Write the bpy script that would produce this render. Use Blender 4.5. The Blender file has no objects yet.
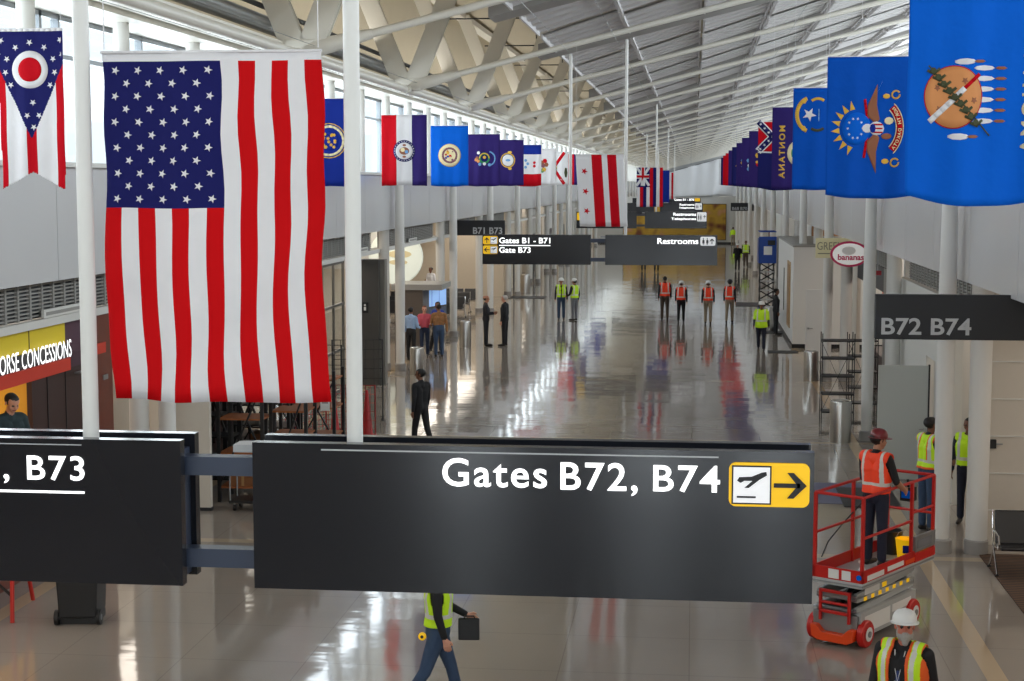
import bpy, math, random
import numpy as np
from mathutils import Vector, Matrix
S = bpy.context.scene
col = S.collection
PI = math.pi
random.seed(7)

# ------------------------------------------------------------------ camera, world, light, exposure
EYE = 5.7
camd = bpy.data.cameras.new('camera'); cam = bpy.data.objects.new('camera', camd); col.objects.link(cam)
camd.sensor_width = 36.0; camd.lens = 1600.0 / 1024.0 * 36.0
camd.clip_start = 0.2; camd.clip_end = 900
cam.location = (0, 0, EYE)
cam.rotation_euler = (math.radians(90 - 5.622), 0, math.radians(6.4586))
S.camera = cam
W = bpy.data.worlds.new('overcast_sky'); S.world = W; W.use_nodes = True
bgn = W.node_tree.nodes['Background']
bgn.inputs[0].default_value = (0.80, 0.90, 1.0, 1); bgn.inputs[1].default_value = 1.0
S.view_settings.view_transform = 'Standard'; S.view_settings.look = 'None'
S.view_settings.gamma = 1.0; S.view_settings.use_curve_mapping = False
S.view_settings.exposure = 0.52
S.cycles.max_bounces = 8; S.cycles.diffuse_bounces = 4; S.cycles.glossy_bounces = 4
S.cycles.transparent_max_bounces = 12
S.cycles.caustics_reflective = False; S.cycles.caustics_refractive = False
S.cycles.sample_clamp_indirect = 3.0
S.cycles.use_denoising = True

def area_light(name, loc, rot, sx, sy, power, color=(1, 1, 1)):
    d = bpy.data.lights.new(name, 'AREA'); d.shape = 'RECTANGLE'; d.size = sx; d.size_y = sy
    d.energy = power; d.color = color
    o = bpy.data.objects.new(name, d); col.objects.link(o); o.location = loc; o.rotation_euler = rot
    return o
LP = 12.0   # watts per square metre of glazing
# daylight coming in through the long glazed sides; unseen lights added behind the camera
for k in range(3):
    area_light('window_daylight_left', (-9.8, 45 + 115 * k, 7.05), (0, math.radians(-90), 0), 2.2, 114, LP * 250, (.88, .94, 1))
    area_light('window_daylight_right', (13.4, 45 + 115 * k, 11.2), (0, math.radians(90), 0), 4.6, 114, LP * 524, (.92, .96, 1))
for x_ in (-4.0, -.7, 1.5): area_light('sign_glint_light', (x_, -12.7, 1.3), (math.radians(90), 0, 0), .95, 2.4, LP * 3.5, (.93, .96, 1))  # unseen lights added for soft patches mirrored in the big sign
area_light('rear_fill_light', (.5, -12.6, 7.7), (math.radians(90), 0, 0), 25, 5.4, LP * 135, (.93, .96, 1))  # unseen fill added from behind for the front faces

# the hall's own lamps: warm strips in the low side soffits; uplights added to brighten the dark deck
for k in range(2):
    area_light('soffit_lamp_left', (-11.4, 50 + 120 * k, 4.32), (0, 0, 0), 1.4, 118, 1500, (1, .90, .78))
    area_light('soffit_lamp_right', (7.0, 50 + 120 * k, 4.22), (0, 0, 0), 1.4, 118, 1100, (1, .90, .78))
for k in range(3):
    area_light('added_deck_uplight', (-8.3, 45 + 115 * k, 9.06), (math.radians(180), math.radians(-18), 0), .5, 114, 900, (1, .96, .88))

# ------------------------------------------------------------------ helpers
def lin(c):
    return tuple((v / 12.92 if v <= .04045 else ((v + .055) / 1.055) ** 2.4) for v in c)
def rgb(r, g, b): return lin((r / 255, g / 255, b / 255))
MATS = {}
def mat(name, c, rough=.6, metal=0, emis=0, noise=0, nscale=8, bump=0, bscale=20, spec=.5, ecol=None):
    if name in MATS: return MATS[name]
    m = bpy.data.materials.new(name); m.use_nodes = True; nt = m.node_tree; b = nt.nodes['Principled BSDF']
    b.inputs['Base Color'].default_value = (*c, 1); b.inputs['Roughness'].default_value = rough
    b.inputs['Metallic'].default_value = metal; b.inputs['Specular IOR Level'].default_value = spec
    if emis:
        b.inputs['Emission Color'].default_value = (*(ecol or c), 1); b.inputs['Emission Strength'].default_value = emis
    if noise or bump:
        tc = nt.nodes.new('ShaderNodeTexCoord')
    if noise:
        n = nt.nodes.new('ShaderNodeTexNoise'); n.inputs['Scale'].default_value = nscale; n.inputs['Detail'].default_value = 3
        nt.links.new(tc.outputs['Object'], n.inputs['Vector'])
        r = nt.nodes.new('ShaderNodeMapRange'); r.inputs[3].default_value = 1 - noise; r.inputs[4].default_value = 1 + noise
        nt.links.new(n.outputs['Fac'], r.inputs[0])
        v = nt.nodes.new('ShaderNodeVectorMath'); v.operation = 'SCALE'; v.inputs[0].default_value = c
        nt.links.new(r.outputs[0], v.inputs['Scale']); nt.links.new(v.outputs[0], b.inputs['Base Color'])
    if bump:
        n = nt.nodes.new('ShaderNodeTexNoise'); n.inputs['Scale'].default_value = bscale
        nt.links.new(tc.outputs['Object'], n.inputs['Vector'])
        bp = nt.nodes.new('ShaderNodeBump'); bp.inputs['Strength'].default_value = bump; bp.inputs['Distance'].default_value = .02
        nt.links.new(n.outputs['Fac'], bp.inputs['Height']); nt.links.new(bp.outputs[0], b.inputs['Normal'])
    MATS[name] = m
    return m

class MB:
    def __init__(s): s.v = []; s.f = []; s.m = []; s.mats = []
    def mi(s, m):
        if m not in s.mats: s.mats.append(m)
        return s.mats.index(m)
    def add(s, vs, fs, m):
        o = len(s.v); k = s.mi(m); s.v += [tuple(p) for p in vs]
        for f in fs: s.f.append([i + o for i in f]); s.m.append(k)
        return s
    def box(s, x0, x1, y0, y1, z0, z1, m):
        vs = [(x, y, z) for z in (z0, z1) for y in (y0, y1) for x in (x0, x1)]
        return s.add(vs, [(0, 2, 3, 1), (4, 5, 7, 6), (0, 1, 5, 4), (2, 6, 7, 3), (0, 4, 6, 2), (1, 3, 7, 5)], m)
    def bar(s, a, b, w, h, m, up=(0, 0, 1)):          # rectangular bar between two points
        a = Vector(a); b = Vector(b); d = (b - a).normalized(); u = Vector(up)
        if abs(d.dot(u)) > .98: u = Vector((0, 1, 0))
        r = d.cross(u).normalized(); u = r.cross(d).normalized()
        vs = []
        for p in (a, b):
            for i, j in ((-1, -1), (1, -1), (1, 1), (-1, 1)): vs.append(p + r * (w / 2 * i) + u * (h / 2 * j))
        return s.add(vs, [(0, 3, 2, 1), (4, 5, 6, 7), (0, 1, 5, 4), (1, 2, 6, 5), (2, 3, 7, 6), (3, 0, 4, 7)], m)
    def tube(s, pts, r, m, n=10, closed=False):
        pts = [Vector(p) for p in pts]; rr = r if isinstance(r, (list, tuple)) else [r] * len(pts)
        vs = []; prev = None
        for i, p in enumerate(pts):
            if closed: d = pts[(i + 1) % len(pts)] - pts[i - 1]
            else: d = (pts[min(i + 1, len(pts) - 1)] - pts[max(i - 1, 0)])
            d.normalize()
            if prev is None:
                u = Vector((0, 0, 1)) if abs(d.z) < .9 else Vector((0, 1, 0))
            else: u = prev
            u = (u - d * u.dot(d)).normalized(); prev = u; w = d.cross(u)
            for k in range(n):
                a = 2 * PI * k / n; vs.append(p + (u * math.cos(a) + w * math.sin(a)) * rr[i])
        fs = []; L = len(pts)
        for i in range(L if closed else L - 1):
            j = (i + 1) % L
            for k in range(n): fs.append((i * n + k, i * n + (k + 1) % n, j * n + (k + 1) % n, j * n + k))
        if not closed: fs += [tuple(range(n))[::-1], tuple(range((L - 1) * n, L * n))]
        return s.add(vs, fs, m)
    def lathe(s, prof, m, n=24, c=(0, 0, 0), ax='z'):   # prof: (radius, height)
        vs = []
        for r, h in prof:
            for k in range(n):
                a = 2 * PI * k / n; p = (r * math.cos(a), r * math.sin(a), h)
                if ax == 'x': p = (p[2], p[0], p[1])
                if ax == 'y': p = (p[0], p[2], p[1])
                vs.append((p[0] + c[0], p[1] + c[1], p[2] + c[2]))
        L = len(prof); fs = []
        for i in range(L - 1):
            for k in range(n): fs.append((i * n + k, i * n + (k + 1) % n, (i + 1) * n + (k + 1) % n, (i + 1) * n + k))
        fs += [tuple(range(n))[::-1], tuple(range((L - 1) * n, L * n))]
        return s.add(vs, fs, m)
    def ell(s, c, r, m, n=14, k=9):
        prof = [(max(1e-4, math.sin(PI * i / k)), -math.cos(PI * i / k)) for i in range(k + 1)]
        o = len(s.v); s.lathe(prof, m, n)
        for i in range(o, len(s.v)):
            p = s.v[i]; s.v[i] = (c[0] + p[0] * r[0], c[1] + p[1] * r[1], c[2] + p[2] * r[2])
        return s
    def prism(s, poly, y0, y1, m, plane='xz'):          # poly extruded along the third axis
        n = len(poly)
        def q(a, b, t): return (a, t, b) if plane == 'xz' else ((t, a, b) if plane == 'yz' else (a, b, t))
        vs = [q(a, b, y0) for a, b in poly] + [q(a, b, y1) for a, b in poly]
        fs = [tuple(range(n)), tuple(range(2 * n - 1, n - 1, -1))] + [(i, i + n, (i + 1) % n + n, (i + 1) % n) for i in range(n)]
        return s.add(vs, fs, m)
    def build(s, name, parent=None, loc=None, smooth=True, bevel=0, ang=35):
        me = bpy.data.meshes.new(name); me.from_pydata(s.v, [], s.f)
        for m in s.mats: me.materials.append(m)
        me.polygons.foreach_set('material_index', s.m)
        if smooth:
            me.polygons.foreach_set('use_smooth', [True] * len(me.polygons)); me.set_sharp_from_angle(angle=math.radians(ang))
        me.validate(); me.update()
        o = bpy.data.objects.new(name, me); col.objects.link(o)
        if parent: o.parent = parent
        if loc: o.location = loc
        if bevel:
            b = o.modifiers.new('bevel', 'BEVEL'); b.width = bevel; b.segments = 2; b.limit_method = 'ANGLE'
        return o

def tag(o, label, cat, group=None, kind=None):
    o['label'] = label; o['category'] = cat
    if group: o['group'] = group
    if kind: o['kind'] = kind
    return o
def struct(o, label=None):
    o['kind'] = 'structure'
    if label: o['label'] = label
    return o
def thing(name, label, cat, loc=(0, 0, 0), rz=0, group=None):
    o = bpy.data.objects.new(name, None); col.objects.link(o); o.location = loc; o.rotation_euler = (0, 0, rz)
    return tag(o, label, cat, group)
def copy_tree(o, parent=None, **kw):
    c = o.copy(); col.objects.link(c)
    if parent: c.parent = parent
    for ch in list(o.children): copy_tree(ch, c)
    if 'loc' in kw: c.location = kw['loc']
    if 'label' in kw: c['label'] = kw['label']
    return c

def text_mesh(txt, bold=.0, sp=1.0):
    cu = bpy.data.curves.new('t', 'FONT'); cu.body = txt; cu.offset = bold; cu.resolution_u = 4; cu.space_character = sp
    o = bpy.data.objects.new('t', cu); col.objects.link(o)
    bpy.context.view_layer.update()
    me = bpy.data.meshes.new_from_object(o.evaluated_get(bpy.context.evaluated_depsgraph_get()))
    vs = [tuple(v.co) for v in me.vertices]; fs = [tuple(p.vertices) for p in me.polygons]
    bpy.data.objects.remove(o); bpy.data.curves.remove(cu); bpy.data.meshes.remove(me)
    return vs, fs
def text_into(mb, txt, box, m, fn, bold=.012, sp=1.0):
    """fits txt into box=(a0,a1,b0,b1); fn(a,b) -> 3D point"""
    vs, fs = text_mesh(txt, bold, sp)
    xs = [v[0] for v in vs]; ys = [v[1] for v in vs]; x0, x1, y0, y1 = min(xs), max(xs), min(ys), max(ys)
    a0, a1, b0, b1 = box
    pts = [fn(a0 + (v[0] - x0) / (x1 - x0) * (a1 - a0), b0 + (v[1] - y0) / (y1 - y0) * (b1 - b0)) for v in vs]
    mb.add(pts, fs, m)
def star(cx, cy, r, rot=0, k=.4):
    return [(cx + (r if i % 2 == 0 else r * k) * math.sin(rot + PI * i / 5), cy + (r if i % 2 == 0 else r * k) * math.cos(rot + PI * i / 5)) for i in range(10)]

# ------------------------------------------------------------------ materials
WHITE = mat('white_paint', rgb(218, 217, 212), .45, noise=.02)
COLW = mat('column_white', rgb(222, 221, 217), .35)
FASC = mat('fascia_panel', rgb(206, 206, 208), .22, noise=.015, nscale=1.2)
CREAM = mat('cream_panel', rgb(206, 198, 186), .5, noise=.03)
BEIGE = mat('beige_wall', rgb(203, 190, 170), .6, noise=.03)
DECK = mat('roof_deck_beige', rgb(190, 180, 158), .8, noise=.04, nscale=1)
PANEL = mat('corrugated_white', rgb(206, 203, 204), .5)
BEAMG = mat('beam_grey', rgb(150, 147, 144), .6)
STEELW = mat('steel_white', rgb(226, 222, 212), .4)
STEEL = mat('brushed_steel', rgb(190, 188, 184), .28, 1, noise=.05, nscale=30)
CHROME = mat('chrome', rgb(220, 220, 220), .12, 1)
GALV = mat('galvanised', rgb(150, 152, 154), .4, .7)
DARK = mat('dark_metal', rgb(28, 29, 33), .5)
BLACK = mat('black_plastic', rgb(16, 16, 18), .45)
LOUV = mat('louvre_grey', rgb(150, 148, 143), .5)
SIGN = mat('sign_face', rgb(26, 28, 34), .15, spec=.45)
SIGNB = mat('sign_blue_edge', rgb(52, 62, 82), .4)
TXT = mat('lit_letters', (1, 1, 1), .4, emis=1.0)
TXTG = mat('grey_letters', rgb(190, 192, 194), .4)
YEL = mat('sign_yellow', rgb(247, 193, 10), .4, emis=.25)
WHT = mat('sign_white', rgb(238, 238, 240), .4, emis=.25)
RED = mat('lift_red', rgb(196, 28, 22), .4, noise=.08)
ORAN = mat('orange', rgb(232, 74, 20), .45)
GLASS = bpy.data.materials.new('window_glass'); GLASS.use_nodes = True
_n = GLASS.node_tree.nodes; _n.clear()
_o = _n.new('ShaderNodeOutputMaterial'); _x = _n.new('ShaderNodeMixShader'); _t = _n.new('ShaderNodeBsdfTransparent'); _g = _n.new('ShaderNodeBsdfGlossy')
_g.inputs['Roughness'].default_value = .03; _t.inputs[0].default_value = (.95, .97, .97, 1); _x.inputs[0].default_value = .08
for a, b in ((_t.outputs[0], _x.inputs[1]), (_g.outputs[0], _x.inputs[2]), (_x.outputs[0], _o.inputs[0])): GLASS.node_tree.links.new(a, b)

def floor_mat():
    m = bpy.data.materials.new('polished_terrazzo'); m.use_nodes = True; nt = m.node_tree; N = nt.nodes; L = nt.links
    b = N['Principled BSDF']; b.inputs['Roughness'].default_value = .07; b.inputs['IOR'].default_value = 1.5
    b.inputs['Specular IOR Level'].default_value = .62
    g = N.new('ShaderNodeNewGeometry'); sep = N.new('ShaderNodeSeparateXYZ'); L.new(g.outputs['Position'], sep.inputs[0])
    n1 = N.new('ShaderNodeTexNoise'); n1.inputs['Scale'].default_value = 90; n1.inputs['Detail'].default_value = 2; L.new(g.outputs['Position'], n1.inputs['Vector'])
    n2 = N.new('ShaderNodeTexNoise'); n2.inputs['Scale'].default_value = .35; L.new(g.outputs['Position'], n2.inputs['Vector'])
    mx = N.new('ShaderNodeMix'); mx.data_type = 'RGBA'; mx.inputs[6].default_value = (*rgb(132, 124, 116), 1); mx.inputs[7].default_value = (*rgb(166, 156, 146), 1)
    ad = N.new('ShaderNodeMath'); ad.operation = 'ADD'; L.new(n1.outputs['Fac'], ad.inputs[0]); L.new(n2.outputs['Fac'], ad.inputs[1])
    hf = N.new('ShaderNodeMath'); hf.operation = 'MULTIPLY'; hf.inputs[1].default_value = .5; L.new(ad.outputs[0], hf.inputs[0]); L.new(hf.outputs[0], mx.inputs[0])
    # tile joints, a lighter cross strip and the tan border strip along the right side
    def band(src, period, width, off=0.0):
        a = N.new('ShaderNodeMath'); a.operation = 'ADD'; a.inputs[1].default_value = off; L.new(src, a.inputs[0])
        p = N.new('ShaderNodeMath'); p.operation = 'FLOORED_MODULO'; p.inputs[1].default_value = period; L.new(a.outputs[0], p.inputs[0])
        c = N.new('ShaderNodeMath'); c.operation = 'LESS_THAN'; c.inputs[1].default_value = width; L.new(p.outputs[0], c.inputs[0]); return c.outputs[0]
    def within(src, lo, hi):
        a = N.new('ShaderNodeMath'); a.operation = 'GREATER_THAN'; a.inputs[1].default_value = lo; L.new(src, a.inputs[0])
        c = N.new('ShaderNodeMath'); c.operation = 'LESS_THAN'; c.inputs[1].default_value = hi; L.new(src, c.inputs[0])
        k = N.new('ShaderNodeMath'); k.operation = 'MULTIPLY'; L.new(a.outputs[0], k.inputs[0]); L.new(c.outputs[0], k.inputs[1]); return k.outputs[0]
    def mx2(prev, fac, c):
        k = N.new('ShaderNodeMix'); k.data_type = 'RGBA'; L.new(prev, k.inputs[6]); k.inputs[7].default_value = (*c, 1); L.new(fac, k.inputs[0]); return k.outputs[2]
    def mul(a, v):
        k = N.new('ShaderNodeMath'); k.operation = 'MULTIPLY'; L.new(a, k.inputs[0]); k.inputs[1].default_value = v; return k.outputs[0]
    c = mx.outputs[2]
    c = mx2(c, mul(band(sep.outputs[0], 1.52, .012), .35), rgb(96, 88, 80)); c = mx2(c, mul(band(sep.outputs[1], 1.52, .014), .35), rgb(96, 88, 80))
    c = mx2(c, mul(within(sep.outputs[0], 3.42, 3.66), .8), rgb(196, 172, 138))
    c = mx2(c, mul(band(sep.outputs[1], 10.9, .25, -35.3), .5), rgb(196, 176, 146))
    c = mx2(c, mul(within(sep.outputs[0], -9.2, -8.95), .8), rgb(196, 172, 138))
    L.new(c, b.inputs['Base Color'])
    # polishing waves
    mp = N.new('ShaderNodeMapping'); mp.inputs['Scale'].default_value = (1.0, 3.4, 1); L.new(g.outputs['Position'], mp.inputs[0])
    nb = N.new('ShaderNodeTexNoise'); nb.inputs['Scale'].default_value = 1.1; nb.inputs['Detail'].default_value = 2.5; L.new(mp.outputs[0], nb.inputs['Vector'])
    bp = N.new('ShaderNodeBump'); bp.inputs['Strength'].default_value = 1; bp.inputs['Distance'].default_value = .0022
    L.new(nb.outputs['Fac'], bp.inputs['Height'])
    sn = N.new('ShaderNodeVectorMath'); sn.operation = 'SNAP'; sn.inputs[1].default_value = (.61, .61, 10); L.new(g.outputs['Position'], sn.inputs[0])
    wn = N.new('ShaderNodeTexWhiteNoise'); wn.noise_dimensions = '3D'; L.new(sn.outputs[0], wn.inputs['Vector'])
    ce = N.new('ShaderNodeVectorMath'); ce.operation = 'SUBTRACT'; ce.inputs[1].default_value = (.5, .5, .5); L.new(wn.outputs['Color'], ce.inputs[0])
    sc = N.new('ShaderNodeVectorMath'); sc.operation = 'MULTIPLY'; sc.inputs[1].default_value = (.008, .009, 0); L.new(ce.outputs[0], sc.inputs[0])
    av = N.new('ShaderNodeVectorMath'); av.operation = 'ADD'; L.new(bp.outputs[0], av.inputs[0]); L.new(sc.outputs[0], av.inputs[1])
    no = N.new('ShaderNodeVectorMath'); no.operation = 'NORMALIZE'; L.new(av.outputs[0], no.inputs[0]); L.new(no.outputs[0], b.inputs['Normal'])
    return m
FLOOR = floor_mat()
def carpet_mat():
    m = bpy.data.materials.new('striped_carpet'); m.use_nodes = True; nt = m.node_tree; N = nt.nodes; L = nt.links
    b = N['Principled BSDF']; b.inputs['Roughness'].default_value = .95
    g = N.new('ShaderNodeNewGeometry'); w = N.new('ShaderNodeTexWave'); w.wave_type = 'BANDS'; w.bands_direction = 'Y'; w.inputs['Scale'].default_value = 3.2
    w.inputs['Distortion'].default_value = 1.5; L.new(g.outputs['Position'], w.inputs['Vector'])
    r = N.new('ShaderNodeValToRGB'); r.color_ramp.elements[0].color = (*rgb(40, 36, 36), 1); r.color_ramp.elements[1].color = (*rgb(104, 74, 52), 1)
    L.new(w.outputs['Fac'], r.inputs[0]); L.new(r.outputs[0], b.inputs['Base Color']); return m
CARPET = carpet_mat()

# ------------------------------------------------------------------ big structure
YEND = 345
NODE0, BAY = 29.1, 10.9
NODES = [NODE0 + BAY * k for k in range(-3, 29)]
ZPIPE = lambda x: 9.85 + .245 * x
ZPAN = lambda x: 10.36 + .245 * x
m = MB().box(-26, 26, -12, YEND, -.3, 0, FLOOR); struct(m.build('floor', smooth=False))
m = MB().box(4.42, 9, 18.6, 24.9, .001, .012, CARPET); struct(m.build('trim_carpet', smooth=False))

def wall_line(X, sgn, name, ztop, joints):
    """upper fascia band made of flat panels with joints, running down the concourse"""
    m = MB(); x0, x1 = (X, X + .12 * sgn) if sgn > 0 else (X + .12 * sgn, X)
    y = joints
    while y < YEND:
        m.box(x0, x1, y + .008, min(y + 3.633, YEND) - .008, 4.3 - .09 * (sgn > 0), ztop, FASC); y += 3.633
    m.box(x0 + .02 * (1 if sgn > 0 else 0) + (.02 if sgn > 0 else 0), x1 - (.0 if sgn > 0 else .04), -12, YEND, 4.32, ztop - .02, BEAMG)
    return struct(m.build(name, smooth=False))
wall_line(-9.1, -1, 'wall_left', 5.95, 0.4)
wall_line(4.1, 1, 'wall_right', 5.7, -0.9)
# soffits over the side zones, deck above them
m = MB().box(-26, -9.22, -12, YEND, 4.34, 4.5, WHITE).box(-26, -9.22, -12, YEND, 5.7, 5.9, WHITE); struct(m.build('ceiling_side_left', smooth=False))
m = MB().box(4.22, 26, -12, YEND, 4.24, 4.4, WHITE).box(4.22, 13, -12, YEND, 5.5, 5.65, WHITE); struct(m.build('ceiling_side_right', smooth=False))
# beige deck of the high roof: steep face behind the V struts, then flat to the panel field, then over it
prof = [(-9.75, 8.55), (-9.55, 12.2), (-3.2, 13.1), (13.2, 14.6)]
m = MB()
vs = []
for x, z in prof: vs += [(x, -12, z), (x, YEND, z), (x, -12, z + .25), (x, YEND, z + .25)]
for i in range(len(prof) - 1):
    a = 4 * i; m.add([vs[a], vs[a + 1], vs[a + 5], vs[a + 4], vs[a + 2], vs[a + 3], vs[a + 7], vs[a + 6]], [(0, 1, 2, 3), (4, 7, 6, 5), (0, 4, 5, 1), (3, 2, 6, 7)], DECK)
struct(m.build('ceiling', smooth=False))
# far end wall, unseen near wall; tall panes and doorways added for light
m = MB().box(-26, 26, YEND, YEND + .3, 0, 15, FASC); struct(m.build('wall_end', smooth=False))
m = MB(); m.box(-26, -4.5, -12.3, -12, 0, 5.0, CREAM); m.box(2.0, 26, -12.3, -12, 0, 5.0, CREAM); m.box(-3.5, -1.2, -12.3, -12, 0, 5.0, CREAM); m.box(-.2, 1.0, -12.3, -12, 0, 5.0, CREAM); m.box(-4.5, 2.0, -12.3, -12, 2.6, 5.0, CREAM); m.box(-26, 26, -12.3, -12, 10.4, 15, CREAM)
for x in (-26, -12.5, -8.6, -5, -1.5, 2, 5.6, 9.2, 12.8): m.box(x, x + (.8 if x > -20 else 14), -12.3, -12, 5, 10.4, CREAM)
m.box(13, 26, -12.3, -12, 5, 10.4, CREAM); struct(m.build('wall_near', smooth=False))
m = MB().box(-12, 13, -12.16, -12.14, 5, 10.4, GLASS).box(-4.5, 2.0, -12.16, -12.14, 0, 2.6, GLASS); struct(m.build('window_1', smooth=False))
# outer walls of the side zones and right glazed wall
m = MB().box(-16.2, -16, -12, YEND, 0, 4.4, BEIGE); struct(m.build('wall_outer_left', smooth=False))
m = MB().box(9.6, 9.8, -12, YEND, 0, 4.3, CREAM); struct(m.build('wall_outer_right', smooth=False))
m = MB().box(13, 13.02, -12, YEND, 8.9, 14.4, GLASS); w = struct(m.build('window_2', smooth=False))
struct(MB().box(12.9, 13.1, -12, YEND, 5.65, 8.9, WHITE).build('wall_upper_right', smooth=False))  # unseen stretch made solid to lessen the floor glare
m = MB()
for y in np.arange(-12, YEND, 3.633): m.box(12.92, 13.08, y, y + .1, 8.9, 14.4, STEELW)
for z in (8.9, 11.3): m.box(12.92, 13.08, -12, YEND, z, z + .1, STEELW)
m.build('window_frame', parent=w, smooth=False)
# left clerestory: glass with mullions, sill and head
m = MB().box(-9.5, -9.48, -12, YEND, 5.9, 8.2, GLASS); w = struct(m.build('window_3', smooth=False))
m = MB()
MUL = mat('mullion_grey', rgb(140, 146, 152), .4, .3)
for k in range(-5, 94):
    y = 25 + 3.633 * k + 1.2; m.box(-9.56, -9.44, y, y + .09, 5.9, 8.2, MUL); m.box(-9.56, -9.44, y + .7, y + .76, 5.9, 8.2, MUL)
for z in (5.9, 7.55, 8.12): m.box(-9.56, -9.44, -12, YEND, z, z + .07, MUL)
m.build('window_frame', parent=w, smooth=False)
m = MB().box(-9.6, -8.98, -12, YEND, 5.93, 6.0, WHITE); struct(m.build('trim_1', smooth=False))
# white edge beams over the clerestory with lit soffit
m = MB().box(-9.7, -8.55, -12, YEND, 8.2, 8.5, STEELW).box(-8.5, -8.1, -12, YEND, 8.28, 8.36, STEELW).box(-8.0, -7.5, -12, YEND, 8.2, 8.28, STEELW)
struct(m.build('trim_2', smooth=False))
m = MB()
m.tube([(-8.25, -12, 8.7), (-8.25, YEND, 8.7)], .1, GALV); m.tube([(-7.8, -12, 8.62), (-7.8, YEND, 8.62)], .07, GALV)
m.box(-8.75, -8.45, -12, YEND, 8.75, 9.0, GALV); m.tube([(-7.95, -12, 8.95), (-7.95, YEND, 8.95)], .05, DARK)
tag(m.build('service_pipes'), 'bundle of grey service pipes running above the left edge beam', 'pipe')

# ------------------------------------------------------------------ columns
def col_mesh(name, h, r0, r1):
    prof = [(r0, .0)] + [(r0 + (r1 - r0) * math.sin(PI * t / 8), h * t / 8) for t in range(1, 8)] + [(r0, h)]
    return prof
def make_column(name, x, y, h, r0, r1, label, group):
    t = thing(name, label, 'column', (x, y, 0), 0, group)
    MB().lathe(col_mesh('', h, r0, r1), COLW, 20).build('shaft', t)
    MB().lathe([(r1 + .02, 0), (r1 + .02, .2), (r0 + .005, .22)], BEAMG, 20).build('base_collar', t)
    return t
fc = make_column('round_column', 3.87, 25.0, 5.68, .112, .14, 'slim white round column in the front row along the right wall panels', 'front columns right')
rc = make_column('round_column', 4.40, 25.0, 4.22, .165, .165, 'thick white round column under the soffit behind the right wall panels', 'rear columns right')
lf = make_column('round_column', -8.85, 26.1, 5.92, .125, .15, 'slim white round column in the front row along the left wall panels', 'front columns left')
lr = make_column('round_column', -9.34, 26.1, 4.34, .165, .165, 'thick white round column under the soffit behind the left wall panels', 'rear columns left')
for k in list(range(-1, 29)):
    if k != 0:
        copy_tree(fc, loc=(3.87, 25 + BAY * k, 0)); copy_tree(rc, loc=(4.40, 25 + BAY * k, 0))
    if k > 1:
        copy_tree(lf, loc=(-8.85, 26.1 + BAY * k, 0)); copy_tree(lr, loc=(-9.34, 26.1 + BAY * k, 0))
# clerestory columns
cc = tag(MB().lathe([(.125, 0), (.125, 2.2)], COLW, 16).build('clerestory_column', loc=(-8.95, 20.95, 6.0)), 'short fat white round column standing on the sill before the left clerestory glass', 'column', 'clerestory columns')
for k in range(-6, 88):
    if k != 0: c = cc.copy(); col.objects.link(c); c.location = (-8.95, 20.95 + 3.633 * k, 6.0)

# ------------------------------------------------------------------ roof framing
v = thing('v_strut', 'white steel V strut rising from the left beam to the roof ridge', 'strut', (0, NODES[0], 0), 0, 'V struts along the left roof edge')
for sg in (-1, 1):
    a_ = Vector((-7.15 + .16 * sg, 0, 8.2)); b_ = Vector((-7.15 + 1.72 * sg, 0, 12.05))
    m = MB().bar(a_, b_, .18, .40, STEELW, up=(sg, 0, .4))
    for q in (-.095, .095): m.bar(a_ + Vector((0, q, 0)), b_ + Vector((0, q, 0)), .02, .46, STEELW, up=(sg, 0, .4))
    m.build('arm', v, smooth=False)
MB().box(-7.48, -6.82, -.12, .12, 8.0, 8.32, STEELW).build('gusset', v, smooth=False, bevel=.03)
r = thing('tie_rod', 'white sloping steel pipe running under the ceiling panels from left to right', 'pipe', (0, NODES[0], 0), 0, 'sloping roof pipes')
MB().tube([(-6.0, 0, ZPIPE(-6.0)), (12.9, 0, ZPIPE(12.9))], .075, STEELW, 12).build('rod', r)
MB().tube([(-7.15, 0, ZPIPE(-7.15)), (-6.95, 0, ZPIPE(-6.95)), (-6.1, 0, ZPIPE(-6.1)), (-5.85, 0, ZPIPE(-5.85))], [.12, .17, .12, .09], STEELW, 12).build('end_socket', r)
ch = tag(MB().tube([(0, .5, 0), (0, BAY - .5, 0)], .095, STEELW, 12).tube([(0, 0, 0), (0, .5, 0)], .12, STEELW, 12).tube([(0, BAY - .5, 0), (0, BAY, 0)], .12, STEELW, 12).build('chord_pipe', loc=(-7.15, NODES[0], 8.02)), 'white steel pipe running lengthwise between two strut feet along the left roof edge', 'pipe', 'lengthwise chord pipes')
tc = tag(MB().box(-9.15, -8.75, 0, BAY, 11.95, 12.15, STEELW).build('ridge_beam', loc=(0, NODES[0], 0), smooth=False), 'white steel beam under the beige roof over the outer strut arms', 'beam', 'ridge beams')
spr = thing('sprinkler_pipe', 'thin dark sprinkler pipe with drops hanging under the beige roof', 'pipe', (0, NODES[0], 0), 0, 'sprinkler pipes')
MB().tube([(-8.6, 4.2, 11.3), (-4.6, 4.2, 11.3)], .025, DARK, 6).build('branch', spr)
MB().tube([(-5.4, 4.2, 11.3), (-5.4, 4.2, 12.7)], .02, DARK, 6).tube([(-5.4, 4.2, 11.3), (-5.4, 4.2, 10.6)], .02, DARK, 6).build('drop', spr)
for yn in NODES[1:-1]:
    for o in (v, r, spr): copy_tree(o, loc=(0, yn, 0))
    c = ch.copy(); col.objects.link(c); c.location = (-7.15, yn, 8.02)
    c = tc.copy(); col.objects.link(c); c.location = (0, yn, 0)

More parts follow.
